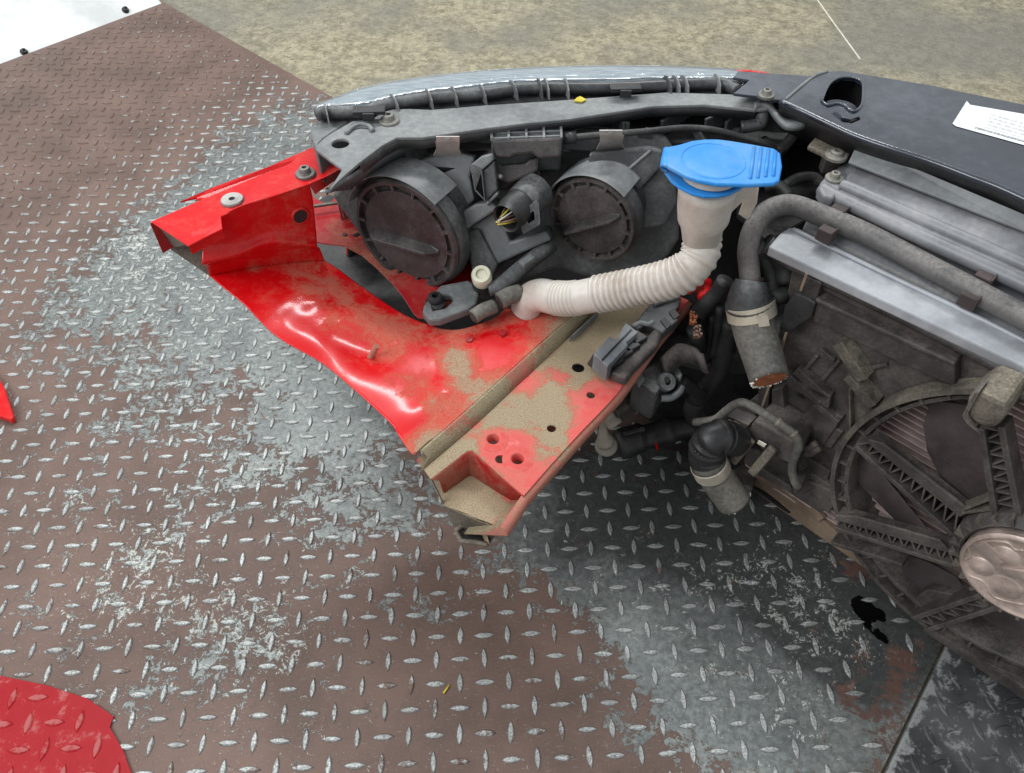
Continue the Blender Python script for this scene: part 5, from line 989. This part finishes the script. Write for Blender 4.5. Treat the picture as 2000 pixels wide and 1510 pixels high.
MB().tube(spline([W('Q', *q, .322) for q in [(380, 390), (440, 360), (500, 370), (540, 350)]], 4), .003, 8).build('bracket_wire', M['rail'], ch, smooth=True)
rl_ = MB().prism([W('Q', *q, .318) for q in [(200, 740), (560, 385), (615, 440), (580, 520), (400, 700), (330, 790)]], UP, .016).build('cable_duct', M['shroud'], ch, bevel=.005, seg=3)
MB().prism([W('Q', *q, .24) for q in [(470, 720), (620, 500), (700, 420), (830, 280), (900, 350), (860, 480), (700, 620)]], UP, .02).build('duct_rear', M['plastic'], ch, bevel=.003)
rel = MB().prism([W('Q', *q, .262) for q in [(380, 800), (440, 735), (590, 650), (690, 700), (640, 790), (570, 900), (540, 900)]], UP, .05).build('relay_block', M['plastic'], car, 'grey relay block hanging beside the chassis leg', bevel=.003)
MB().prism([W('Q', *q) for q in [(365, 830, .262), (385, 810, .262), (555, 920, .262), (570, 940, .255), (530, 1010, .23), (350, 890, .235)]], Vector((-.4, -.85, .3)).normalized(), .004).build('relay_face', M['cover'], rel)
MB().prism([W('Q', *q, .266) for q in [(390, 800), (450, 740), (480, 790), (430, 850)]], UP, .006).build('relay_top', M['rail'], rel, bevel=.002)
MB().prism([W('Q', *q, .258) for q in [(690, 690), (740, 705), (770, 760), (750, 800), (700, 760)]], UP, .006).build('relay_fin', M['rail'], rel, bevel=.002)
MB().tube(spline([W('Q', *q, .245) for q in [(600, 945), (680, 940), (740, 900), (760, 860)]], 5), .0045, 10).build('relay_hook', M['rail'], rel, smooth=True)
MB().lathe(W('Q', 640, 820, .262), Vector((.3, -.6, .7)), [(.004, .003), (.0045, .005), (.010, .005), (.012, 0)], 20).build('relay_boss', M['plastic'], rel, auto=True)
MB().lathe(W('Q', 646, 800, .268), Vector((.3, -.6, .7)), [(0, .0), (.0038, 0), (.0038, -.001)], 14).build('opening', M['black'], rel)
hk2 = [W('Q', *q, .285) for q in [(610, 630), (680, 560), (740, 520), (820, 540), (880, 590), (930, 600)]]; hk3 = [p + Vector((.008, -.016, -.018)) for p in hk2]
MB().loft([resample(spline(hk2, 5), 24), resample(spline(hk3, 5), 24)]).build('relay_hook', M['shroud'], rel, smooth=True, solid=.006)
for pts, r in (([('Q', 1100, 30, .36), ('Q', 1040, 130, .34), ('Q', 960, 210, .325), ('Q', 900, 270, .31), ('Q', 870, 310, .305)], .0105), ([('Q', 860, 400, .30), ('Q', 880, 480, .28), ('Q', 900, 560, .25)], .010), ([('Q', 1130, 330, .30), ('Q', 1090, 520, .26), ('Q', 1060, 700, .22), ('Q', 980, 830, .18), ('Q', 880, 960, .14)], .013), ([('Q', 1000, 300, .30), ('Q', 980, 500, .26), ('Q', 960, 650, .22)], .006), ([('Q', 1060, 240, .33), ('Q', 1030, 450, .28), ('Q', 1000, 620, .24)], .005), ([('Q', 760, 800, .22), ('Q', 850, 880, .2), ('Q', 920, 940, .17)], .008), ([('Q', 870, 960, .14), ('Q', 850, 1040, .12), ('Q', 880, 1120, .1)], .014)):
    MB().tube(spline([W(*q) for q in pts], 5), r, 12).build('harness', M['rubber'], car, smooth=True)
for q in ((848, 325), (880, 430)): 
    mb = MB()
    for k in range(26):
        p = W('Q', q[0] + random.uniform(-26, 30), q[1] + random.uniform(-42, 42), .316); s = random.uniform(.0006, .0014); mb.box(p, Vector((s, 0, 0)), Vector((0, s, 0)), Vector((0, 0, s * 2)))
    mb.build('cut_strands', M['wire_brown'] if q[0] > 860 else M['rust'], car)
MB().prism([W('Q', *q, .335) for q in [(905, -20), (960, 0), (1000, 10), (990, 90), (960, 140), (900, 150), (880, 110), (920, 60)]], UP, .01).build('red_bracket', M['redclean'], car, 'small red bracket below the filler hose', bevel=.003)
MB().box(W('Q', 855, 65, .34), Vector((.010, .007, 0)), Vector((-.004, .006, 0)), Vector((0, 0, .006))).build('pink_clip', M['reddark'], car, bevel=.002)
st = MB().tube(spline([W('Q', *q) for q in [(180, 1060, .20), (210, 1100, .195), (250, 1160, .19)]], 4), [.0098] * 6 + [.0105, .010, .009], 16).build('plastic_stub', M['stub'], car, 'dirty white plastic stub under the chassis leg', smooth=True)
MB().tube(spline([W('Q', *q) for q in [(165, 1090, .195), (150, 1200, .16), (170, 1290, .13)]], 4), [.006, .005, .005, .005, .006, .007, .009, .0115, .012], 14).build('stub_foot', M['stub'], st, smooth=True)
MB().lathe(W('Q', 175, 1310, .125), Vector((.1, -.5, .9)), [(0, .004), (.012, .003), (.0155, 0), (.014, -.008)], 20).build('stub_flange', M['stub'], st, smooth=True)
MB().box(W('Q', 330, 980, .2), Vector((.022, .016, 0)), Vector((-.008, .012, 0)), Vector((0, 0, .014))).build('stub_holder', M['shroud'], st, bevel=.004)
pg = [W('Q', *q) for q in [(270, 1310, .07), (420, 1260, .075), (520, 1240, .078), (640, 1200, .08), (760, 1170, .085), (880, 1160, .09)]]
pl = MB().tube(spline(pg, 4), [.022, .023, .023, .022, .022, .022, .018, .018, .0185, .0185, .019, .0195, .021, .021, .018, .018, .016, .016, .015, .014, .012], 18).build('harness_plug', M['black'], car, 'long black wiring plug lying under the relay block', smooth=True)
for s in (0.12, .3): MB().bar(pg[0].lerp(pg[2], s) + UP * .021, pg[0].lerp(pg[2], s + .45) + UP * .022, .006, .006, UP).build('plug_rib', M['cable'], pl, bevel=.001)
MB().bar(W('Q', 560, 1290, .10), W('Q', 575, 1345, .098), .002, .002, UP).build('red_lock', M['redclean'], pl)
# black sheet added ahead of the radiator to keep the view down dark
u0 = FW * (RP0.dot(FW) + .03); u1 = FW * (RP0.dot(FW) + .27)
MB().prism([u0 - LA * .62 + UP * .02, u0 + LA * .75 + UP * .02, u1 + LA * .75 + UP * .02, u1 - LA * .5 + UP * .02], UP, .006).build('dark_tray', M['black'], car, 'added black tray that keeps the view down dark')
